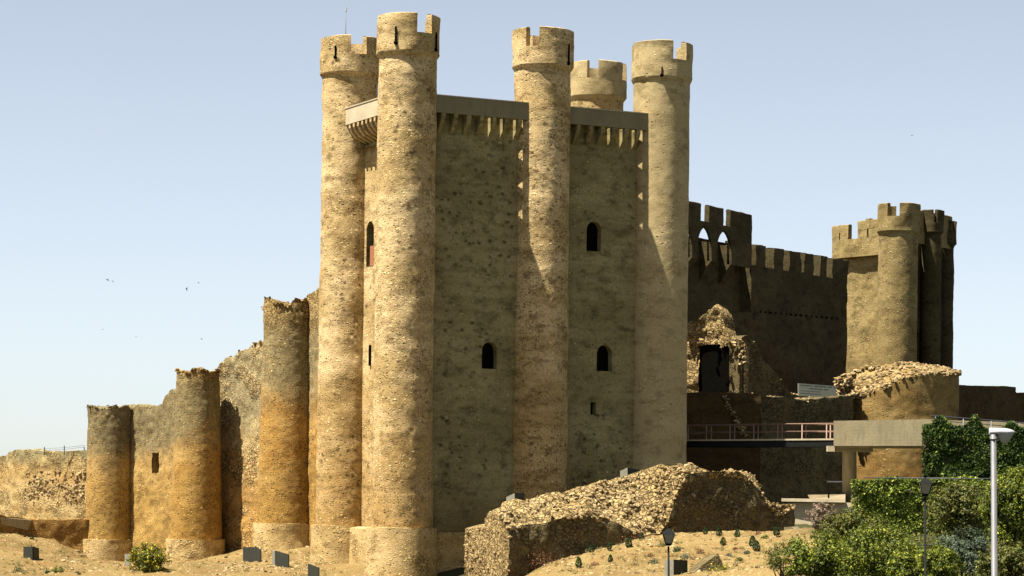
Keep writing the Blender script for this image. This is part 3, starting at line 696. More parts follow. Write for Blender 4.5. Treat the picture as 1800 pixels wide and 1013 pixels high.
mb = MB(); ms = []; crenel(mb, Pc, Pc-nr*1.0, np.repeat(nr[None], n, 0), -4, zl, zt, fl, .10, seed=71, zin=zl-1.5, merlons=ms, dz=.2)
B0 = np.stack([np.column_stack([Pc-nr*2.6, np.full(n, zl-1.5)]), np.column_stack([Pc-nr*2.6, np.full(n, -4.)])], 1); mb.grid(B0)
mb.grid(np.stack([np.column_stack([Pc-nr*1.0, np.full(n, zl-1.5)]), np.column_stack([Pc-nr*2.6, np.full(n, zl-1.5)])], 1))
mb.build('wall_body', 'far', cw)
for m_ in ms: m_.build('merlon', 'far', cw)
# row of putlog holes, near-black boxes painting the shade in them
for px in range(1300, 1480, 9):
    u_, z_ = uz_on(P0, al, px, 545+(px-1300)*.09); k = MB(); k.box([*(P0+al*u_+nr*-.02), z_], (.06, .10, .07), (*al, 0), (*nr, 0))
    k.build('putlog_hole', 'opening_shade', cw)
# taller arcaded machicolated section
Q0 = W(1188, 360, 178.3)[:2]; Q1 = W(1301, 375, 186.3)[:2]; Pq, alq, nrq, nq = path_wall(Q0, Q1, .15)
zq = Zat(1255, 368, 182.8); zql = Zat(1235, 394, 181.5)
aw = thing('arcaded_wall', 'tall dark wall section with two open pointed arches under its merlons', 'castle wall', (float(Q0[0]), float(Q0[1]), 0))
off = nrq*.95   # machicolated gallery projects from the wall
def pxq(p, z): return HX+p[0]/p[1]*F+ST*(z/p[1]*F)
pq = np.array([pxq(p+off, zq) for p in Pq]); mq = [(1180, 1231), (1247, 1272), (1284, 1330)]
flq = [any(a_ <= (pq[i]+pq[i+1])/2 <= b_ for a_, b_ in mq) for i in range(nq-1)]
zarch = zql-.4
mb = MB(); ms = []; crenel(mb, Pq+off, Pq+off-nrq*.34, np.repeat(nrq[None], nq, 0), zarch, zql, zq, flq, .06, seed=81, zin=zarch, merlons=ms)
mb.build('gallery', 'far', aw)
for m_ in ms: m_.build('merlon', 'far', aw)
Lq = float(np.linalg.norm(Q1-Q0))
# arches: panel with arch cuts, and corbel piers
arch_px = [(1227, 1251), (1261, 1286)]
k = MB(); us = np.arange(0, Lq+.01, .1); cols = []
def uq(px): return uz_on(Q0+off, alq, px, 420)[0]
low_ = zarch-1.35
tops = []
ar = [(uq(a_), uq(b_)) for a_, b_ in arch_px]; ar = [(a_, b_) for a_, b_ in ar]; w_a = ar[0][1]-ar[0][0]; sp = ar[1][0]-ar[0][0]
ar = [(ar[0][0]-sp*2, ar[0][1]-sp*2), (ar[0][0]-sp, ar[0][1]-sp)]+ar
zb_ = []
for u in us:
    z_ = low_-0.9
    for a_, b_ in ar:
        c_ = (a_+b_)/2; h_ = (b_-a_)/2
        if abs(u-c_) < h_: z_ = zarch-.01-1.3*(1-math.sqrt(max(0, 1-(abs(u-c_)/h_)**1.7)))
    zb_.append(z_)
zb_ = np.array(zb_)
base = (Q0+off)[None]+us[:, None]*alq[None]
A_ = np.stack([np.column_stack([base, zb_]), np.column_stack([base, np.full(len(us), zarch+.01)])], 1); B_ = A_.copy(); B_[..., :2] -= nrq*.2
k.grid(A_, smooth=False); k.grid(B_, smooth=False); k.grid(np.stack([A_[:, 0], B_[:, 0]], 1), smooth=False); k.build('arcade', 'far', aw)
# wall body below, standing back from the arcade, top visible as lit sill with sky behind
k = MB(); zs_ = Zat(1240, 420, 181.8)
G = np.zeros((nq, 90, 3)); G[..., :2] = Pq[:, None]; G[..., 2] = np.linspace(-4, zs_, 90)[None]; d = fbm(G, .8, 4, 83)*.09; G[..., :2] += d[..., None]*nrq; k.grid(G)
T = G[:, -1]; Tb = T.copy(); Tb[:, :2] -= nrq*.45; k.grid(np.stack([T, Tb], 1), smooth=False); Tc = Tb.copy(); Tc[:, 2] = -4; k.grid(np.stack([Tb, Tc], 1)); 
e = G[-1]; e2 = e.copy(); e2[:, :2] -= nrq*.7; k.grid(np.stack([e, e2], 0)); k.build('wall_body', 'far', aw)
for a_, b_ in [(ar[0][0]-sp, ar[0][1]-sp)]+ar:
    uc = b_+(sp-(b_-a_))/2; wd = (sp-(b_-a_))
    k = MB(); prof = [(0, low_-.85), (0, low_-2.2), (.25, low_-1.9), (.55, low_-1.3), (.95, low_-.85)]
    poly = [[*(Q0+alq*(uc-wd/2)+nrq*q), z] for q, z in prof]; k.prism(poly, [*(alq*wd), 0]); k.build('corbel', 'far', aw)
    k = MB(); k.prism([[*(Q0+alq*(uc-wd/2)+nrq*q), z] for q, z in [(.0, low_-.86), (.6, low_-.86), (.6, min(zarch, zs_-.25)), (.0, min(zarch, zs_-.25))]], [*(alq*wd), 0]); k.build('pier', 'far', aw)
k = MB(); cE = np.array([*(Q1+nrq*.1), 0]);
# return wall closing the arcaded section at its right end
P = np.zeros((12, 110, 3)); P[..., :2] = (Q1+alq*.02+nrq*.95)[None, None]-nrq*np.linspace(0, 1.6, 12)[:, None, None]; P[..., 2] = np.linspace(zl-3.5, zql-.3, 110)[None]
k.grid(P); k.build('return_wall', 'far', aw)

# corner tower group
ft = thing('corner_tower', 'distant square castle tower with round turrets and battlements at the right', 'castle tower', tuple(W(1576, 650, 204).astype(float)))
FYc = 204.
c1 = W(1579, 420, FYc)[:2]
zt1 = Zat(1580, 360, FYc); zl1 = Zat(1560, 383, FYc); zc1 = Zat(1570, 408, FYc)
def mini(cxy, r, rc, zc, zl_, zt_, gaps, m, seed, zb=-3, n=72, slit=None):
    s_ = MB(); shaft(s_, cxy[0], cxy[1], [(zb, r+.15), (10, r), (zc, r-.03)], .04, n, .16, seed); t_ = s_.build('round_turret', m, ft)
    c = MB(); _, nn, a = ring(0, 0, 1, n); pr = [(zc-.5, r-.1), (zc-.15, r+.02), (zc, rc)]
    c.grid(np.array([[[cxy[0]+nn[i, 0]*q, cxy[1]+nn[i, 1]*q, z] for z, q in pr] for i in range(n)]), True)
    deg = (np.degrees(a)+180) % 360-180; f_ = [not any(g0 <= deg[k]+180/n <= g1 for g0, g1 in gaps) for k in range(n)]
    crenel(c, ring(cxy[0], cxy[1], rc, n)[0], ring(cxy[0], cxy[1], rc-.45, n)[0], nn, zc, zl_, zt_, f_, .06, True, seed=seed, zin=zc)
    R_, _, _ = ring(cxy[0], cxy[1], rc-.3, 24); c.add([(x, y, zc+.1) for x, y in R_], [tuple(range(24))])
    c.build('crown', m, t_); return t_
mini(c1, 1.55, 1.66, zc1, zl1, zt1, [(-38, -4), (80, 115), (150, 180), (-140, -110)], 'fartower', 91)
# left face going back-left
dl = np.array([-.62, .785]); nl = np.array([-dl[1], dl[0]])*1.0; nl = np.array([-.785, -.62])
Lf0 = c1+dl*.8; Lf1 = c1+dl*6.7
k = MB(); P, a2, n2, nn_ = path_wall(Lf1, Lf0, .06)
G = np.zeros((nn_, 120, 3)); zwall = Zat(1515, 452, 207); G[..., :2] = P[:, None]; G[..., 2] = np.linspace(-3, zwall+.05, 120)[None]; G[..., :2] += (fbm(G, .8, 4, 95)*.09)[..., None]*n2; k.grid(G); k.build('side_wall', 'fartower', ft)
off2 = n2*.55; zpl = Zat(1500, 420, 207); 
def pz(p, z): return HX+p[0]/p[1]*F+ST*(z/p[1]*F)
pxx = np.array([pz(p+off2, 20) for p in P])
k = MB(); slt = ((1474, 1476.6), (1523.2, 1526.2)); fl2 = [not (1490.5 <= (pxx[i]+pxx[i+1])/2 <= 1507 or any(q0 <= (pxx[i]+pxx[i+1])/2 <= q1 for q0, q1 in slt)) for i in range(nn_-1)]
def ztm(idx): return Zat(1472, 398, 209) if pxx[idx[-1]] < 1500 else Zat(1522, 390, 207)
crenel(k, P+off2, P+off2-n2*.4, np.repeat(n2[None], nn_, 0), zwall, zpl, ztm, fl2, .06, seed=97, zin=zwall)
k.grid(np.stack([np.column_stack([P+off2, np.full(nn_, zwall)]), np.column_stack([P-n2*.3, np.full(nn_, zwall)])], 1), smooth=False); 
for q0, q1, zz0, zz1 in ((1473, 1478, 409, 397.5), (1522, 1527.5, 407, 389.5)):     # lintels closing the loops above
    u0, _z = uz_on(Lf1+off2, a2, q0, 400); u1, _z = uz_on(Lf1+off2, a2, q1, 400); za, zb2 = Zat(q0, zz0, 208), Zat(q0, zz1, 208); k.box([*(Lf1+off2+a2*(u0+u1)/2-n2*.2), (za+zb2)/2], ((u1-u0)/2+.05, .19, (zb2-za)/2), (*a2, 0), (*n2, 0))
pr_ = k.build('parapet', 'fartower', ft)
# right shaded face, two turrets
dr = np.array([.80, .60]); nrr = np.array([.60, -.80])
R0 = c1+dr*1.0; R1 = c1+dr*6.0
c2 = W(1664, 420, 210)[:2]; c15 = W(1634, 420, 207)[:2]
P, a3, n3, n3n = path_wall(c1, c2, .2); zr = Zat(1640, 432, 208)
k = MB(); G = np.zeros((n3n, 120, 3)); G[..., :2] = P[:, None]; G[..., 2] = np.linspace(-3, zr, 120)[None]; G[..., :2] += (fbm(G, .8, 4, 99)*.09)[..., None]*n3; k.grid(G); k.build('front_wall', 'far', ft)
k = MB(); pxx = np.array([pz(p+n3*.5, 20) for p in P]); fl3 = [not (1632.5 <= (pxx[i]+pxx[i+1])/2 <= 1636 or 1652 <= (pxx[i]+pxx[i+1])/2 <= 1655) for i in range(n3n-1)]
zrm = Zat(1640, 376, 208); zrl = Zat(1640, 395, 208)
crenel(k, P+n3*.5, P+n3*.1, np.repeat(n3[None], n3n, 0), zr-.1, zrl, zrm, fl3, .06, seed=100, zin=zr-.2); k.build('parapet', 'fartower', ft)
mini(c15+np.array([.1, -.3]), .78, .95, Zat(1634, 412, 208), Zat(1634, 396, 208), Zat(1634, 374, 208), [(-2, 16), (120, 160), (-140, -100)], 'far', 103, n=60)
mini(c2, .62, .78, Zat(1665, 430, 210), Zat(1665, 408, 210), Zat(1665, 389, 210), [(20, 60), (120, 160), (-140, -100)], 'far', 101, n=48)
P, a4, n4, n4n = path_wall(c2, c2+np.array([-.6, .8])*9, .3); k = MB(); G = np.zeros((n4n, 40, 3)); G[..., :2] = P[:, None]; G[..., 2] = np.linspace(-3, zr, 40)[None]; k.grid(G)
P, a4, n4, n4n = path_wall(c2+np.array([-.6, .8])*9, Lf1, .3); G = np.zeros((n4n, 40, 3)); G[..., :2] = P[:, None]; G[..., 2] = np.linspace(-3, zr, 40)[None]; k.grid(G); k.build('rear_wall', 'far', ft)

# ================================================================ RUINS on the right
r1 = rwall('sunlit jagged ruin gable with a black doorway beside the keep', [(1190, 575, 178.2), (1218, 574, 177.5), (1232, 562, 177.2), (1243, 546, 177), (1252, 537, 176.8), (1266, 536, 176.5), (1268.5, 545, 176.45), (1269, 562, 176.4), (1271, 574, 176.3), (1276, 588, 176.2), (1290, 600, 175.8), (1304, 604, 175.5)], 1.0, 'cobble', name='ruined_gable', zbot=-2, seed=21, jag=.34,
      amp=.20, rk=(.06, .18), step=.1, nrocks=1.2, opens=[(1227, 1303, 607, 694, 176.1)])
k = MB(); pts_ = [W(random.uniform(1225, 1303), random.gauss(601, 3), 175.2+random.random()*.8) for _ in range(60)]+[W(1303+random.gauss(0, 5), random.uniform(594, 640), 175.3) for _ in range(40)]+[W(random.uniform(1232, 1252), random.gauss(588, 4), 176.4) for _ in range(7)]; rocks(k, pts_, .06, .19); k.build('loose_stones', 'rock', r1)['kind'] = 'stuff'
rwall('dark sloping ruined wall descending right from the black doorway', [(1300, 594, 175.4), (1316, 590, 176), (1330, 606, 176.5), (1345, 636, 177.2), (1362, 655, 178), (1376, 676, 178.8), (1392, 692, 179.6), (1412, 698, 180.6)], .9, 'ruin', name='ruined_wall', zbot=-2, seed=22, jag=.15, rk=(.06, .16), nrocks=1.)
rt1 = rwall('dark retaining wall with pale coping stones beside the keep', [(1190, 692, 171), (1240, 690, 171.5), (1290, 691, 172), (1338, 692, 172.6)], 2.6, 'far', name='retaining_wall', zbot=-6, seed=23, jag=.06, rk=(.06, .16), nrocks=1.3)
k = MB(); pts_ = []
for t_ in np.linspace(0, 1, 40): pts_.append(W(1272+36*t_+random.gauss(0, 2.5), 696+70*t_, 171.7+t_*.3))
rocks(k, pts_, .09, .22); k.build('lit_stones', 'rock', rt1)['kind'] = 'stuff'
rwall('brown retaining wall above the pink footbridge railing', [(1338, 695, 172.6), (1380, 698, 174), (1416, 704, 175.2), (1455, 700, 176.8), (1500, 694, 179)], 2.5, 'ruin', name='retaining_wall', zbot=-6, seed=24, jag=.08, rk=(.07, .2), nrocks=2.2)
# sign board with illegible lines
sg = thing('sign_board', 'long pale notice board standing on the wall top by the rubble bastion', 'sign', tuple(W(1436, 700, 177)))
k = MB(); c4 = [W(1403, 674, 177.4), W(1403.5, 696, 177.4), W(1470, 700, 178.6), W(1470, 679, 178.6)]; k.prism(c4, (-.02, .05, 0)); k.build('board', 'sign', sg)
k = MB()
def strip(x0, x1, y, hh, dens):
    x = x0
    while x < x1:
        wdt = random.uniform(1.2, 2.6); t_ = (x-1403)/67; yy = y+4.6*t_
        if random.random() < dens:
            Y0 = 177.4+1.2*t_-.03; k.quad(W(x, yy, Y0), W(x, yy+hh, Y0), W(x+wdt, yy+hh+.1, Y0+.03), W(x+wdt, yy+.1, Y0+.03))
        x += wdt+.7
strip(1407, 1466, 676.0, 2.2, .92); strip(1423, 1456, 681, 2.0, .95); strip(1407, 1441, 686.2, 1.1, .9); strip(1407, 1443, 690.5, 1.2, .9); k.build('lettering', 'ink', sg)
for px in (1408, 1462):
    k = MB(); t_ = (px-1403)/67; k.tube([W(px, 690, 177.5+1.2*t_), W(px, 712, 177.5+1.2*t_)], .04, 6); k.build('leg', 'steel', sg)
# bastion with broken rubble top
cb = W(1580, 700, 184.5)[:2]; rb_ = 4.15
bs = thing('ruined_bastion', 'wide round bastion stump heaped with pale rubble behind the concrete bridge', 'castle tower', (float(cb[0]), float(cb[1]), -4))
k = MB(); n = 150; _, nn, a = ring(0, 0, 1, n)
yfr = [(1480, 700), (1500, 704), (1515, 695), (1535, 690), (1555, 680), (1580, 668), (1600, 662), (1640, 657), (1690, 655)]
zs = np.linspace(-5, 1, 70); P = np.zeros((n, 70, 3)); Tz = []
for i in range(n):
    x, y = cb+nn[i]*rb_; px = HX+x/y*F+3; yy = np.interp(px, [q[0] for q in yfr], [q[1] for q in yfr]) if nn[i, 1] < .3 else 662
    zt_ = Zat(px, yy, y); Tz.append(zt_); P[i, :, 0] = x; P[i, :, 1] = y; P[i, :, 2] = np.linspace(-5, zt_, 70)
d = fbm(P, .8, 2, 33)*.05+vnoise(P, 4, 31)*.03; P[..., :2] += d[..., None]*nn[:, None]
k.grid(P, True); 
T = P[:, -1]; ctop = np.array([cb[0]-.3, cb[1], Zat(1580, 640, cb[1])]); C1 = T*.55+ctop*.45; C1[:, 2] = T[:, 2]*.35+ctop[2]*.65; C1[:, 2] += vnoise(C1, 1.1, 3)*.25
k.grid(np.stack([T, (T+C1)/2+np.array([0, 0, .08]), C1, np.repeat(ctop[None], n, 0)], 1), True); k.build('bastion_body', 'bastion', bs)
k = MB(); pts_ = []
for _ in range(3200):
    i = random.randrange(n)
    if nn[i, 1] > .35 : continue
    t_ = random.random()**1.3; p = T[i]*(1-t_)+C1[i]*t_
    if random.random() < .3: p = p*.45+ctop*.55+np.array([0, 0, .05])
    pts_.append(p+RNG.normal(0, .07, 3))
for _ in range(260): pts_.append(W(random.uniform(1468, 1500), random.uniform(664, 698), 180.5+random.random()*1.5))
rocks(k, pts_, .10, .26); k.build('rubble', 'rock', bs)['kind'] = 'stuff'
rwall('plain dark wall continuing to the right edge behind the ivy', [(1680, 677, 187), (1720, 678, 190), (1784, 680, 195), (1786, 690, 195.2), (1860, 692, 200)], 1.2, 'far', name='boundary_wall', zbot=-5, seed=26, jag=.03, rocks_on=False)

# ---- foreground barbican ruin
cols = [(893, 926, 893, 1.2), (905, 924, 886, 1.6), (930, 922, 884, 2.2), (945, 921, 872, 2.6), (960, 919, 876, 2.6), (1000, 906, 868, 2.8), (1040, 909, 861, 2.8), (1080, 916, 855, 2.8), (1110, 934, 849, 2.8), (1140, 940, 840, 2.6), (1160, 938, 828, 2.3), (1170, 925, 822, 1.8),
        (1180, 892, 817, 1.4), (1192, 858, 816, 1.0), (1205, 834, 815, .8), (1240, 829, 815, .7), (1300, 829, 817, .7), (1315, 840, 820, .8), (1335, 862, 834, .8), (1352, 884, 866, .6), (1372, 886, 880, .5), (1382, 887, 883, .5)]
co = W(893, 930, 140.)[:2]
br = thing('ruined_barbican', 'broken rubble-topped wall in front of the keep with dark shaded face', 'ruin', (float(co[0]), float(co[1]), -6))
us = np.arange(0, 18.3, .12); us[-1] = 18.2; nC = len(us)
basep = co[None]+us[:, None]*U[None]; 
pxb = np.array([HX+p[0]/p[1]*F-.3 for p in basep])
y1 = np.interp(pxb, [c[0] for c in cols], [c[1] for c in cols]); y2 = np.interp(pxb, [c[0] for c in cols], [c[2]+5 for c in cols]); sb = np.interp(pxb, [c[0] for c in cols], [c[3] for c in cols])
A_ = np.zeros((nC, 46, 3)); R_ = np.zeros((nC, 26, 3))
for i in range(nC):
    p = basep[i]; zf = Zat(pxb[i], y1[i], p[1]); A_[i, :, 0] = p[0]; A_[i, :, 1] = p[1]; A_[i, :, 2] = np.linspace(-8, zf, 46)
    q = p-N*sb[i]; zc_ = Zat(pxb[i], y2[i], q[1]); t_ = np.linspace(0, 1, 26); R_[i, :, :2] = p[None]+(q-p)[None]*t_[:, None]; R_[i, :, 2] = zf+(zc_-zf)*t_**.8
A_[..., :2] += (fbm(A_, .8, 4, 41)*.14+vnoise(A_, 2.6, 42)*.10)[..., None]*N
dd = fbm(R_, 1.0, 4, 43)*.34-.25*np.clip(vnoise(R_, .9, 49)-.15, 0, 1)*3; dd[:, 0] = 0; R_[..., 2] += dd; R_[:, 0] = A_[:, -1]
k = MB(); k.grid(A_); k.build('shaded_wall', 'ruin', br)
k = MB(); k.grid(R_)
bk = R_[:, -1].copy(); bk2 = bk.copy(); bk2[:, :2] -= N*1.6; bk2[:, 2] += vnoise(bk2, 1., 5)*.1-.25; bk3 = bk2.copy(); bk3[:, 2] = -8; k.grid(np.stack([bk, bk2, bk3], 1)); sd0 = np.vstack([R_[0], bk2[:1]]); sd1 = sd0.copy(); sd1[:, 2] = -8; k.grid(np.stack([sd0, sd1], 1), smooth=False); k.build('rubble_core', 'cobble', br)
k = MB(); pts_ = []
dens_ = fbm(R_, .8, 3, 57)
for _ in range(5200):
    i = random.randrange(nC); j = random.randrange(26)
    if pxb[i] < 1040 and random.random() < .35+.3*(j > 16): continue
    if 1205 < pxb[i] < 1310 and random.random() < .5: continue
    if dens_[i, j] < -.1+random.gauss(0, .2): continue
    pts_.append(R_[i, j]+RNG.normal(0, .04, 3))
rocks(k, pts_, .04, .20, sink=1.0); k.build('rubble', 'rock', br)['kind'] = 'stuff'
# sunlit left end face of cobbles
us = np.arange(0, 5.3, .1); G = np.zeros((len(us), 60, 3)); e0 = W(893, 905, 140); e1u = 5.2
for i, u in enumerate(us):
    p = co+LV*u; px = HX+p[0]/p[1]*F; yt = np.interp(px, [820, 893], [929, 926]); zt_ = Zat(px, yt, p[1]); G[i, :, 0] = p[0]; G[i, :, 1] = p[1]; G[i, :, 2] = np.linspace(-8, zt_, 60)
G[..., :2] += (fbm(G, 1, 4, 44)*.08+vnoise(G, 4, 45)*.05)[..., None]*L; G[0, :, :] = A_[0, :, :][np.linspace(0, 45, 60).astype(int)]
k = MB(); k.grid(G)
T = G[:, -1]; Bk = T.copy(); Bk[:, :2] -= L*2.6; Bk[:, 2] = np.linspace(R_[6, -1, 2], T[-1, 2]+.5, len(us)); Bk2 = Bk.copy(); Bk2[:, 2] = -8; k.grid(np.stack([Bk, Bk2], 1)); en = np.stack([T[-1], Bk[-1], Bk2[-1], [*T[-1, :2], -8]]); k.quad(*en); md = (T+Bk)/2; md[:, 2] += fbm(md, 1.2, 3, 6)*.12; q0 = 12; k.grid(np.stack([T, (T*2+Bk)/3+np.array([0, 0, .05]), md, Bk], 1)[q0:]); k.build('end_wall', 'cobble', br)
k = MB(); pts_ = [G[random.randrange(len(us)), random.randrange(15, 60)]+RNG.normal(0, .03, 3) for _ in range(900)]; rocks(k, [p+np.array([.05, .02, 0]) for p in pts_], .04, .13, sink=0); k.build('cobbles', 'rock', br)['kind'] = 'stuff'
# small buttress and wall stub at the ruin's right end
k = MB(); k.prism([W(1378, 927, 147), W(1391, 926, 147), W(1418, 952, 147), W(1425, 990, 147), W(1378, 990, 147)], (.5, 1.2, 0)); tag(k.build('buttress', 'concrete', loc=tuple(W(1390, 960, 147))), 'small sloping pale buttress at the right end of the ruin', 'buttress')

# ---- concrete terrace, bridge, railings
te = thing('concrete_terrace', 'pale concrete terrace wall with a slab top under the bridge pier', 'terrace', tuple(W(1440, 900, 157)))
k = MB(); k.prism([W(1384, 884, 158.5), W(1386, 990, 158.5), W(1505, 990, 156.5), W(1505, 884, 156.5)], (.4, 3.2, 0)); k.build('terrace_wall', 'pale', te)
k = MB(); k.prism([W(1374, 876, 158.3), W(1374, 881.5, 158.3), W(1486, 883.5, 156.2), W(1486, 878, 156.2)], (.4, 4, 0)); k.build('slab', 'pale', te)
k = MB(); k.prism([W(1420, 870, 161), W(1424, 878, 161), W(1486, 878, 160), W(1486, 869, 160)], (.4, 4, 0)); k.build('slab', 'pale', te)
hr = thing('handrail', 'short dark metal handrail on the concrete terrace', 'railing', tuple(W(1457, 875, 159)))
k = MB(); k.tube([W(1454, 847, 159), W(1482, 847.5, 158.6)], .05, 6); k.build('rail', 'steel', hr); k = MB(); k.tube([W(1456.5, 847, 159), W(1456.5, 876, 159)], .06, 6); k.build('post', 'iron', hr)
fb = thing('footbridge', 'concrete footbridge carried on a round pier beside the keep', 'bridge', tuple(W(1489, 905, 162)))
k = MB(); k.prism([W(1465, 740, 160.5), W(1465.5, 784, 160.5), W(1645, 784, 158.5), W(1645, 737, 158.5)], (.06, .3, 0)); k.build('parapet', 'concrete', fb)
k = MB(); k.prism([W(1465.5, 776, 160.85), W(1465.5, 787, 160.85), W(1645, 787, 158.85), W(1645, 776, 158.85)], (.4, 3.0, 0)); k.build('deck', 'concrete', fb)
k = MB(); k.prism([W(1465, 740, 163.9), W(1465.5, 776, 163.9), W(1645, 776, 161.9), W(1645, 737, 161.9)], (.06, .3, 0)); k.build('parapet', 'concrete', fb)
k = MB(); k.tube([W(1493, 785, 162.5), W(1493, 915, 162.5)], .45, 20); k.build('pier', 'concrete', fb)
k = MB(); k.box(W(1497, 790, 162.3), (1.2, 1.0, .16)); k.build('pier_cap', 'concrete', fb)
k = MB(); k.box(W(1460, 789, 160.9), (.22, .3, .17)); k.build('bearing_block', 'pale', fb)
# steel link deck to the keep
ax0, ax1 = W(1466, 771, 161), W(1190, 773, 166.3)
k = MB(); k.prism([ax1+np.array([0, 0, .0]), ax1-np.array([0, 0, .10]), ax0-np.array([0, 0, .10]), ax0], (.5, 2.0, 0)); k.build('walkway', 'pale', fb)
k = MB(); k.prism([ax1-np.array([-.02, -.05, .10]), ax1-np.array([-.02, -.05, .5]), ax0-np.array([0, -.05, .5]), ax0-np.array([0, -.05, .10])], (.5, 1.9, 0)); k.build('girder', 'iron', fb)
def railing(parent, p0, p1, h, nposts, m, bars=(.5,), r=.035, name='railing'):
    p0, p1 = np.array(p0), np.array(p1); k = MB(); k.tube([p0+np.array([0, 0, h]), p1+np.array([0, 0, h])], r*1.3, 6)
    for b_ in bars: k.tube([p0+np.array([0, 0, h*b_]), p1+np.array([0, 0, h*b_])], r*.8, 6)
    o = k.build(name, m, parent)
    for t_ in np.linspace(.04, .96, nposts):
        q = p0+(p1-p0)*t_; kk = MB(); kk.tube([q, q+np.array([0, 0, h])], r*1.2, 6); kk.build('post', m, o)
    return o
railing(fb, ax0+np.array([-.05, .1, 0]), ax1+np.array([0, .1, 0]), .92, 7, 'pinkrail'); railing(fb, ax0+np.array([-.05+.45, 1.9, 0]), ax1+np.array([.45, 1.9, 0]), .92, 7, 'pinkrail')
# upper ramp behind ivy
rp = thing('ramp', 'pale concrete ramp with metal railing above the upper ivy wall', 'ramp', tuple(W(1720, 745, 139)))
k = MB(); k.prism([W(1642, 738, 158), W(1642, 790, 158), W(1700, 950, 158), W(1900, 950, 156), W(1900, 746, 156)], (.1, 3.4, 0)); k.build('ramp_body', 'concrete', rp)
railing(rp, W(1636, 745, 137.9), W(1850, 762, 136.5), .42, 5, 'steel', bars=(.45,), r=.03)

# ---- foliage
def leaves(mb, pts, size, nrm=None, up_bias=0.):
    n = len(pts); pts = np.asarray(pts)
    a = RNG.standard_normal((n, 3)); a /= np.linalg.norm(a, axis=1, keepdims=True)
    if nrm is not None: a = a*.75+np.asarray(nrm); a /= np.linalg.norm(a, axis=1, keepdims=True)
    b_ = np.cross(a, RNG.standard_normal((n, 3))); b_ /= np.linalg.norm(b_, axis=1, keepdims=True)+1e-9; c = np.cross(a, b_)
    s_ = size*RNG.uniform(.6, 1.3, (n, 1))
    V = np.stack([pts-b_*s_*.9, pts-c*s_*.45+a*s_*.12, pts+b_*s_, pts+c*s_*.45+a*s_*.12], 1).reshape(-1, 3)
    mb.add(V, [(4*i, 4*i+1, 4*i+2, 4*i+3) for i in range(n)])
def ivy_wall(label, corners, depth, m, n, size, seed, jag=.15, tufts=()):
    """corners: tl, bl, br, tr"""
    tl, bl, br_, tr = [np.array(c) for c in corners]; root = thing('ivy_wall', label, 'ivy wall', tuple(((bl+br_)/2)))
    k = MB(); dirv = (tr-tl); nv = np.cross(br_-bl, tl-bl); nv /= np.linalg.norm(nv); nv = nv if nv[1] < 0 else -nv
    k.prism([tl, bl, br_, tr], tuple(-nv*.5)); k.build('wall_body', 'concrete', root)
    s_ = RNG.random(n); t_ = RNG.random(n); 
    P = (tl[None]*(1-s_[:, None])+tr[None]*s_[:, None])*(1-t_[:, None])+(bl[None]*(1-s_[:, None])+br_[None]*s_[:, None])*t_[:, None]
    lump = fbm(P, .9, 3, seed)*.16+fbm(P, 2.4, 2, seed+1)*.08; P = P+nv*(depth*.45+lump+RNG.random(n)*.12)[:, None]
    ntop = n//9; s2 = RNG.random(ntop) if not tufts else np.clip(np.concatenate([RNG.random(ntop//3)]+[RNG.normal(c_, .045, ntop//3) for c_ in tufts]), 0, 1); ntop = len(s2); T = tl[None]*(1-s2[:, None])+tr[None]*s2[:, None]; T = T+np.array([0, 0, 1])*(RNG.random(ntop)*jag*(1+1.5*fbm(T, 1.3, 2, seed)+(3.2*sum(np.exp(-((s2-c_)/.045)**2) for c_ in tufts) if tufts else 0)))[:, None]+nv*(RNG.random(ntop)*.5-.25)[:, None]
    kk = MB(); leaves(kk, np.vstack([P, T]), size, nv*.5+np.array([0, 0, .35])); kk.build('ivy', m, root); return root
ivy_wall('upper ivy-covered wall of dark leaves under the ramp railing', [W(1622, 754, 136), W(1622, 965, 136), W(1900, 965, 134), W(1900, 760, 134)], .3, 'ivydark', 36000, .095, 1, tufts=(.12, .34, .56))
ivy_wall('lower bright ivy-covered terrace wall below the bridge', [W(1497, 846, 132), W(1497, 985, 132), W(1850, 985, 130), W(1850, 850, 130)], .3, 'ivy', 23000, .095, 2)
wr = thing('wire_rail', 'thin pale rail along the top of the lower ivy wall', 'railing', tuple(W(1630, 842, 131)))
k = MB(); k.tube([W(1518, 840, 131.2), W(1640, 841, 130.6), W(1765, 842, 130)], .03, 6); k.build('rail', 'steel', wr)
for px in (1545, 1640, 1735):
    k = MB(); k.tube([W(px, 840, 131.1), W(px, 852, 131.1)], .025, 6); k.build('post', 'steel', wr)
k = MB(); k.tube([W(1592, 957, 120), W(1640, 959, 120)], .035, 6); k.tube([W(1596, 957, 120), W(1596, 975, 120)], .03, 6); k.tube([W(1637, 959, 120), W(1637, 975, 120)], .03, 6); tag(k.build('low_rail', 'steel', loc=tuple(W(1616, 975, 120))), 'short low metal rail among the bushes behind the lantern post', 'railing')

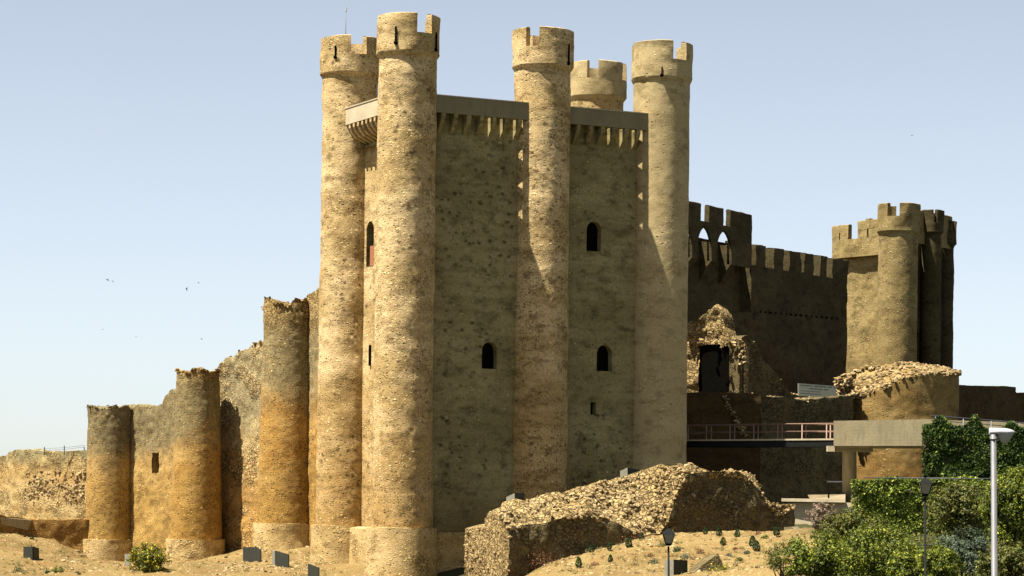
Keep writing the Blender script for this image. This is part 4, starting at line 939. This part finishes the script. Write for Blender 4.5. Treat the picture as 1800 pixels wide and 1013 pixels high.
def bush(label, px, py, Y, wpx, hpx, m, n, size, seed, cat='bush', name='bush', group=None, open_=.5):
    """crown centred at (px,py) with half sizes in photo pixels"""
    c = W(px, py, Y); a, b_ = wpx/F*Y, hpx/F*Y; zb = gz(c[0], c[1])
    root = thing(name, label, cat, (float(c[0]), float(c[1]), zb), group)
    cl = []; nc = max(8, int(40*(a*b_)**.5)); rg = np.random.default_rng(seed)
    for _ in range(nc):
        v = rg.standard_normal(3); v /= np.linalg.norm(v); r_ = rg.random()**.4*.85; cl.append((c+v*r_*np.array([a, a*.8, b_]), (.20+.22*rg.random())*min(a, b_)))
    per = n//nc; P = []; Nn = []
    for q, r_ in cl:
        v = rg.standard_normal((per, 3)); v /= np.linalg.norm(v, axis=1, keepdims=True); P.append(q+v*(r_*(rg.random((per, 1))**.35))*np.array([1, 1, .85])); Nn.append(v*.8)
    # sprigs
    ns = nc*2
    for _ in range(ns):
        v = rg.standard_normal(3); v[2] = abs(v[2]); v /= np.linalg.norm(v); s_ = c+v*np.array([a, a*.8, b_])*.8; t_ = rg.random((14, 1)); P.append(s_+v*t_*.35*min(a, b_)+rg.normal(0, .03, (14, 3))); Nn.append(np.repeat(v[None], 14, 0))
    k = MB(); leaves(k, np.vstack(P), size, np.vstack(Nn)+np.array([0, 0, .3])); k.build('foliage', m, root)
    s_ = MB()
    for q, r_ in cl[:min(9, nc)]:
        b0 = np.array([c[0]+rg.normal(0, .1), c[1], zb-.1]); md = (b0+q)/2+rg.normal(0, .1, 3)*a; s_.tube([b0, md, q], [.05*min(2, max(a, .4)), .03*min(2, max(a, .4)), .012], 6)
    s_.build('stem', 'bark', root); return root
G_ = 'bushes on the lower right slope'
bush('broad yellow-green bush at the bottom centre-right', 1440, 990, 112, 80, 52, 'bush', 15000, .075, 1, group=G_)
bush('bright green bush at the bottom edge, left of the lantern post', 1545, 985, 106, 78, 62, 'bush', 16000, .07, 2, group=G_)
bush('olive bush in front of the pale terrace wall', 1500, 938, 122, 66, 42, 'bush2', 11000, .075, 3, group=G_)
bush('dusty pink feathery shrub by the pale terrace wall', 1448, 915, 125, 32, 30, 'pinkbush', 2200, .06, 4, group=G_)
bush('large round grey-green bush behind the street lamp', 1695, 975, 104, 50, 44, 'greybush', 12000, .055, 5, group=G_)
bush('tall olive shrub climbing the lower ivy wall', 1690, 905, 118, 66, 58, 'bush2', 13000, .075, 6, group=G_)
bush('big leafy bush at the right edge, beyond the street lamp', 1790, 905, 108, 66, 84, 'bush', 19000, .075, 7, group=G_)
bush('low green bush at the bottom, between lantern post and grey bush', 1625, 1000, 102, 70, 44, 'bush', 11000, .065, 8, group=G_)
bush('dark green bush in the bottom right corner', 1775, 1000, 99, 62, 45, 'bush2', 11000, .065, 9, group=G_)
bush('sparse yellowish shrub on the dirt slope left of the broad bush', 1378, 985, 118, 34, 32, 'bush2', 1500, .055, 10, group=G_)
bush('yellow-flowered broom bush in front of the round towers', 262, 988, 155, 38, 30, 'broom', 6500, .075, 11, name='broom_bush')
# grey-green scatter of small conical seedlings
GS = 'seedlings planted on the dirt slope'
proto = None
seed_px = [(1013, 976), (1017, 999), (1040, 972), (1071, 971), (1073, 988), (1105, 966), (1213, 936), (1240, 940), (1264, 943), (1296, 949), (1271, 960), (1323, 963), (1128, 950), (1330, 968), (1365, 942)]
lab = ['dark conical seedling', 'dark rounded seedling', 'small upright dark evergreen']
def place_on_ground(px, py):
    # march the pixel ray to the ground
    Ys = np.linspace(100, 182, 400); d = np.array([W(px, py, y) for y in Ys]); z = ground_z(d[:, 0], d[:, 1], False)
    s_ = np.where(d[:, 2] <= z)[0]; i = s_[0] if len(s_) else 250
    p = d[i].copy(); p[2] = gz(p[0], p[1]); return p
desc = ['leftmost dark seedling close under the ruin', 'dark seedling at the bottom, left end of the slope', 'second dark seedling from the left under the cave', 'third dark seedling from the left in the top row', 'dark seedling just below the third of the top row', 'taller dark seedling left of the black lantern post', 'dark seedling right of the lantern head at the shade line',
        'second seedling right of the lantern head at the shade line', 'third seedling right of the lantern head at the shade line', 'fourth seedling from the lantern, half inside the shade', 'dark bushy seedling below the shade line above the dark block', 'seedling in the open dirt right of the dark block', 'loose leafy seedling under the rubble, beside the lantern', 'small seedling next to the one right of the dark block', 'low spreading seedling at the foot of the pale buttress']
for i, (px, py) in enumerate(seed_px):
    p = place_on_ground(px, py)
    if proto is None:
        proto = thing('evergreen_seedling', desc[i], 'seedling', tuple(p), GS); k = MB()
        n = 420; h = RNG.random(n)**1.2; r_ = .24*np.sqrt(1-h)*(.5+.5*np.minimum(1, h*5)); an = RNG.random(n)*6.28; P = np.stack([np.cos(an)*r_, np.sin(an)*r_, .05+h*.6], 1)+p; leaves(k, P, .06, np.array([0, 0, .3])); k.build('foliage', 'conifer', proto)
        k = MB(); k.tube([p-np.array([0, 0, .1]), p+np.array([0, 0, .6])], [.025, .01], 6); k.build('stem', 'bark', proto)
    else:
        o = proto.copy(); COL.objects.link(o); o.location = tuple(p); o['label'] = desc[i]; s_ = random.uniform(.6, .9); o.scale = (s_*random.uniform(.9, 1.2), s_, s_); o.rotation_euler[2] = random.random()*6
        for ch in list(proto.children): c_ = ch.copy(); COL.objects.link(c_); c_.parent = o
k = MB(); n = 26000; px_ = RNG.uniform(15.5, 30, n)*1.0; Yq = RNG.uniform(97, 131, n); Xq = px_*Yq/128; Zq = ground_z(Xq, Yq); P = np.stack([Xq, Yq, Zq+RNG.random(n)**2*.9*(.6+.5*vnoise(np.stack([Xq, Yq, Xq*0], 1), .5, 3))], 1); leaves(k, P, .09, np.array([0, -.2, .6])); kind(k.build('undergrowth', 'bush2'), 'stuff')
# small tufts and twigs: uncountable ground growth
k = MB()
def tuft(p, n, h, m_):
    a = RNG.standard_normal((n, 3))*np.array([.5, .5, .2]); a[:, 2] = abs(a[:, 2])+.8; a /= np.linalg.norm(a, axis=1, keepdims=True); hh = h*RNG.uniform(.5, 1.2, (n, 1)); sd_ = np.cross(a, RNG.standard_normal((n, 3))); sd_ /= np.linalg.norm(sd_, axis=1, keepdims=True)
    b0 = p+RNG.normal(0, h*.25, (n, 3))*np.array([1, 1, 0]); m_.add(np.stack([b0-sd_*.012, b0+sd_*.012, b0+a*hh], 1).reshape(-1, 3), [(3*i, 3*i+1, 3*i+2) for i in range(n)])
gp = []
for _ in range(4600):
    px = random.uniform(0, 1420); py = random.uniform(935, 1013)
    if 600 < px < 900: continue
    d = W(px, py, 1.); Y = None
    p = None
    gp.append((px, py))
Yl = np.linspace(110, 183, 150)
def march_many(L2):
    out = []
    D = np.array([[W(px, py, y) for y in Yl] for px, py in L2]); Z = ground_z(D[..., 0], D[..., 1], False); below = D[..., 2] <= Z
    for i in range(len(L2)):
        s_ = np.where(below[i])[0]
        if len(s_): q = D[i, s_[0]].copy(); out.append(q)
    out = np.array(out); out[:, 2] = ground_z(out[:, 0], out[:, 1]); return out
GPT = march_many(gp)
for q in GPT[:1100]: tuft(q, random.randint(6, 24), random.uniform(.10, .28), k)
kind(k.build('grass', 'grass'), 'stuff')
k = MB(); rocks(k, [q for q in GPT[1100:]], .03, .19, sink=.6)
ex = march_many([(random.uniform(370, 560), random.gauss(1000, 7)) for _ in range(520)]+[(random.uniform(1060, 1150), random.uniform(940, 962)) for _ in range(70)]+[(random.uniform(0, 150), random.gauss(983, 3)) for _ in range(60)]+[(random.uniform(20, 230), random.gauss(1003, 4)) for _ in range(90)]); rocks(k, ex, .05, .18)
kind(k.build('scattered_stones', 'rock'), 'stuff')
# low grey-green cushion plants
cush = [(1190, 968, 'conifer'), (1150, 992, 'greybush'), (1281, 977, 'greybush'), (1313, 977, 'greybush'), (1293, 965, 'redshrub'), (1045, 994, 'redshrub'), (1143, 978, 'redshrub'), (1255, 1005, 'broom'), (1245, 1000, 'bush'), (1275, 1000, 'broom'), (97, 945, 'bush'), (107, 943, 'bush'), (84, 943, 'conifer'), (137, 947, 'conifer'), (56, 952, 'conifer'), (32, 937, 'conifer'), (1333, 940, 'redshrub'), (1345, 944, 'bush'), (1231, 972, 'redshrub'), (1205, 982, 'greybush'), (1168, 960, 'bush2'), (1300, 990, 'bush2')]
cd = ['dark tuft right of the black lantern post', 'grey cushion plant left of the black lantern post', 'grey cushion plant right of the tilted block top', 'grey cushion plant far right on the dirt slope', 'reddish dry shrub above the grey cushions', 'reddish twiggy shrub below the dark seedlings', 'small dry red shrub just left of the lantern', 'yellowish weed before the tilted dark block', 'green weed left of the tilted dark block', 'yellowish weed at the right foot of the tilted block',
      'green weed beside the first tower', 'round green weed left of the first tower plinth', 'dark upright weed near the low ledge', 'dark weed closest to the first tower', 'tiny weed above the free-standing box panel', 'tiny weed under the leaning slab', 'rust-coloured shrub at the shade line by the buttress', 'small green shrub beside the rust-coloured one', 'small red-brown shrub above the dark block', 'grey tuft above the square dark panel', 'faint olive tuft under the rubble', 'olive weed low on the slope near the broad bush']
for (px, py, m_), l_ in zip(cush, cd):
    p = place_on_ground(px, py); k = MB(); n = 170; v = RNG.standard_normal((n, 3)); v /= np.linalg.norm(v, axis=1, keepdims=True); v[:, 2] = abs(v[:, 2]); s_ = random.uniform(.18, .34); big = s_*1.5 if 'weed before' in l_ or 'right foot' in l_ else s_
    leaves(k, p+v*big*RNG.random((n, 1))**.4, .05, v); tag(k.build('small_shrub', m_, loc=tuple(p)), l_, 'small shrub', 'small shrubs dotted over the dirt')
# dry reddish brush at the cave mouth
p = place_on_ground(1115, 952)
for (px, py, l_) in ((1108, 950, 'rusty dead brush at the cave mouth below the rubble'), (950, 985, 'rusty dead brush in the shade at the left end of the slope')):
    p = W(px, py, 143.3 if px > 1000 else 140.6); k = MB(); v = RNG.standard_normal((500, 3))*np.array([.9 if px > 1000 else .5, .25, .28]); leaves(k, p+v, .05); tag(k.build('dead_brush', 'redshrub', loc=tuple(p)), l_, 'dead brush', 'rusty brush by the ruin')

# ---- information panels: thin folded metal boxes
def panel(label, quads, name='information_panel'):
    root = None
    for i, (c4, mt) in enumerate(quads):
        k = MB(); 
        k.prism(c4, (.05, .08, 0))
        if root is None: root = thing(name, label, 'panel', tuple(np.mean(np.array(c4), 0)), 'metal panels around the castle foot')
        k.build('plate', mt, root)
panel('box-shaped dark metal panel standing alone at the far left', [([W(41, 961, 160), W(41, 994, 160), W(57, 993, 159.3), W(57, 961, 159.3)], 'panel'), ([W(57, 961, 159.3), W(57, 993, 159.3), W(67, 986, 160.2), W(67, 964, 160.2)], 'panel')])
panel('folded dark metal panel before the tallest round tower', [([W(427, 962, 162), W(427, 989, 162), W(448, 991, 160.5), W(448, 962, 160.5)], 'panel'), ([W(448, 960, 160.5), W(448, 997, 160.5), W(458, 1000, 159.6), W(458, 967, 159.6)], 'panel')])
panel('slanted-top dark metal panel right of the folded one', [([W(478, 967, 158), W(478, 1007, 158), W(483, 1008, 157.6), W(483, 970, 157.6)], 'paneledge'), ([W(483, 968, 157.6), W(483, 1007, 157.6), W(507, 1008, 156), W(507, 975, 156)], 'panel')])
panel('dark metal panel cut by the bottom edge at the keep foot', [([W(541, 991, 152.5), W(541, 1030, 152.5), W(560, 1032, 151), W(560, 998, 151)], 'panel')])
panel('narrow grey panel half hidden by the broom bush', [([W(219, 974, 160), W(219, 1004, 160), W(228, 1004, 159.5), W(228, 974, 159.5)], 'paneledge')])
panel('pale-edged panel on the ruin crest near its left end', [([W(890, 874, 145.2), W(890, 898, 145.2), W(904.5, 898, 144.6), W(904.5, 867, 144.6)], 'paneledge'), ([W(904.5, 867, 144.6), W(904.5, 896, 144.6), W(920, 896, 145.6), W(920, 866, 145.6)], 'panel')])
panel('tall pale-edged panel high on the ruin crest', [([W(1090, 828, 150.2), W(1090, 866, 150.2), W(1103, 866, 149.7), W(1103, 822, 149.7)], 'paneledge'), ([W(1103, 822, 149.7), W(1103, 862, 149.7), W(1124, 862, 150.6), W(1124, 826, 150.6)], 'panel')])
panel('square dark panel with a pale edge behind the lantern post', [([W(1168, 985, 126), W(1168, 1030, 126), W(1184, 1030, 125.5), W(1184, 984, 125.5)], 'paneledge'), ([W(1184, 984, 125.5), W(1184, 1030, 125.5), W(1207, 1030, 126), W(1207, 985, 126)], 'panel')])
k = MB(); k.prism([W(1214, 1020, 125), W(1217, 1008, 125), W(1262, 973, 126), W(1276, 1003, 126), W(1277, 1030, 126)], (-.35, 1.6, -.1)); tag(k.build('stone_block', 'ruin', loc=tuple(W(1245, 1010, 125))), 'tilted dark masonry block lying on the dirt slope', 'stone block')
p = W(212, 1002, 170); k = MB(); rocks(k, [p], .3, .32); tag(k.build('boulder', 'rock', loc=tuple(p)), 'pale boulder at the foot of the shortest round tower', 'boulder')

# ---- street lamp, lantern posts
LY = 62.
sl = thing('street_lamp', 'tall grey street lamp with white oval head at the right', 'street lamp', tuple(W(1748, 1200, LY)))
k = MB(); k.tube([W(1749.5, 1260, LY), W(1746.5, 770, LY)], [.085, .068], 16); k.build('pole', 'steel', sl)
k = MB(); sc = LY/F
hc = W(1757, 760, LY)
prof = []; nL = 18
for i in range(nL):
    t_ = i/(nL-1); x = -18+(44*t_); hw = 9.5*(math.sin(min(1, t_*1.9+.28)*math.pi/2))*(1-.75*max(0, (t_-.72)/.28)**2); top = -6.5+1.0*t_; prof.append((x, hw, top, 5+0*t_))
def head(y0f, y1f, shrink=1.):
    P = []
    for (x, hw, tp, bt) in prof:
        ring_ = []
        for j in range(16):
            a = 2*math.pi*j/16; cy = math.cos(a)*hw*shrink; s_ = math.sin(a); dz_ = s_*(y0f(x) if s_ > 0 else y1f(x)); ring_.append(hc+np.array([x*sc, cy*sc, dz_*sc]))
        P.append(ring_)
    return np.array(P)
H = head(lambda x: 7.5*math.sqrt(max(.05, 1-(max(0, x-2)/25)**2)), lambda x: 4.0*math.sqrt(max(.08, 1-(max(0, x-2)/25)**2))); k.grid(H.transpose(0, 1, 2), smooth=True); V_ = H.reshape(-1, 3)
k.grid(np.stack([H[:, -1], H[:, 0]], 1)); k.add(H[0], [tuple(range(16))]); k.add(H[-1], [tuple(range(16))]); k.build('lamp_head', 'lamp', sl)
k = MB(); P = []
for i in range(10):
    t_ = i/9; x = -5+29*t_; q = math.sin(math.pi*min(1, max(.02, t_*.93+.04))); P.append([hc+np.array([x*sc, math.cos(a)*7.5*q*sc, (-2.0-abs(math.sin(a))*19.*q)*sc]) for a in np.linspace(0, math.pi, 10)])
k.grid(np.array(P)); k.build('lamp_bowl', 'lens', sl)
k = MB(); k.tube([W(1746.6, 772, LY), W(1746.6, 764, LY)], .09, 12); k.build('collar', 'steel', sl)
def lantern(px, ytop, Y, sc_, label):
    r = thing('lantern_post', label, 'lamp post', tuple(W(px, 1080, Y)), 'lantern posts below the castle'); s_ = sc_*Y/F
    c = W(px, ytop, Y)
    k = MB(); k.tube([W(px+.5, 1090, Y), c-np.array([0, 0, 32*s_])], [.05, .036], 10); k.tube([W(px+.5, 1090, Y), W(px+.5, 1040, Y)], [.1, .07], 10); k.build('post', 'iron', r)
    def sq(z, h): return [c+np.array([sx*h*s_, sy*h*s_, -z*s_]) for sx, sy in ((-1, -1), (1, -1), (1, 1), (-1, 1))]
    def fr(z0, h0, z1, h1, nm, m_):
        a, b_ = sq(z0, h0), sq(z1, h1); k = MB(); k.add(a+b_, [(0, 1, 2, 3), (4, 5, 6, 7)]+[(i, (i+1) % 4, 4+(i+1) % 4, 4+i) for i in range(4)]); return k.build(nm, m_, r)
    fr(2, 2, 11, 10.5, 'roof', 'iron'); fr(11.2, 9.2, 27, 5.2, 'glass_case', 'glass'); fr(27.2, 6, 31, 4, 'base', 'iron')
    k = MB(); k.tube([c, c-np.array([0, 0, 3*s_])], [.3*s_, 1.5*s_], 8); k.tube([c+np.array([0, 0, 1*s_]), c-np.array([0, 0, 1*s_])], 1.2*s_, 8); k.build('finial', 'iron', r)
    for a, b_ in zip(sq(11.1, 9.5), sq(27.1, 5.5)): k = MB(); k.tube([a, b_], .6*s_, 5); k.build('frame_bar', 'iron', r)
lantern(1175.5, 927, 96, 1.05, 'black lantern post in front of the dirt slope, centre')
lantern(1626.5, 838, 92, 1.1, 'black lantern post in front of the lower ivy wall')
# ---- birds: small swallows
birds = [(189.5, 492, 9, 'left one of the close pair of swallows'), (198.5, 494.5, 6, 'right one of the close pair of swallows'), (328, 508, 9, 'swallow steeply banked, left of the tallest tower'), (349, 497, 5, 'small swallow above and right of the banked one'), (354.5, 596, 6, 'lowest swallow above the stony broken wall'), (1603, 238, 5, 'lone swallow in the sky right of the keep'), (239, 592, 3.5, 'tiny far swallow left, below the banked one'), (181, 579, 3.5, 'tiny far swallow below the close pair')]
for i, (px, py, s_, l_) in enumerate(birds):
    Y = 120.; c = W(px, py, Y); q = s_*Y/F; k = MB(); an = random.uniform(-.8, .8) if i != 2 else 1.3; R_ = np.array([math.cos(an), 0, math.sin(an)]); D_ = np.array([-.3*math.sin(an), -.9, .3]); D_ /= np.linalg.norm(D_); U_ = np.cross(R_, D_)
    k.tube([c-D_*q*.5, c-D_*q*.2, c+D_*q*.2, c+D_*q*.42], [.01*q, .09*q, .1*q, .02*q], 8)
    o = k.build('swallow', 'bird', loc=tuple(c)); tag(o, l_, 'bird', 'swallows in the sky')
    for sg_ in (-1, 1):
        w_ = MB(); w_.add([c+D_*q*.15, c-D_*q*.08, c+R_*sg_*q*.3-D_*q*.02+U_*q*.12, c+R_*sg_*q*.28+D_*q*.16+U_*q*.12, c+R_*sg_*q*.6-D_*q*.25+U_*q*.05], [(0, 1, 2, 3), (3, 2, 4)]); w_.build('wing', 'bird', o)
    w_ = MB(); w_.add([c-D_*q*.35, c-D_*q*.7+R_*q*.12, c-D_*q*.5, c-D_*q*.7-R_*q*.12], [(0, 1, 2), (0, 2, 3)]); w_.build('tail', 'bird', o)
for o in bpy.data.objects:
    if '_b' in o.keys(): del o['_b']
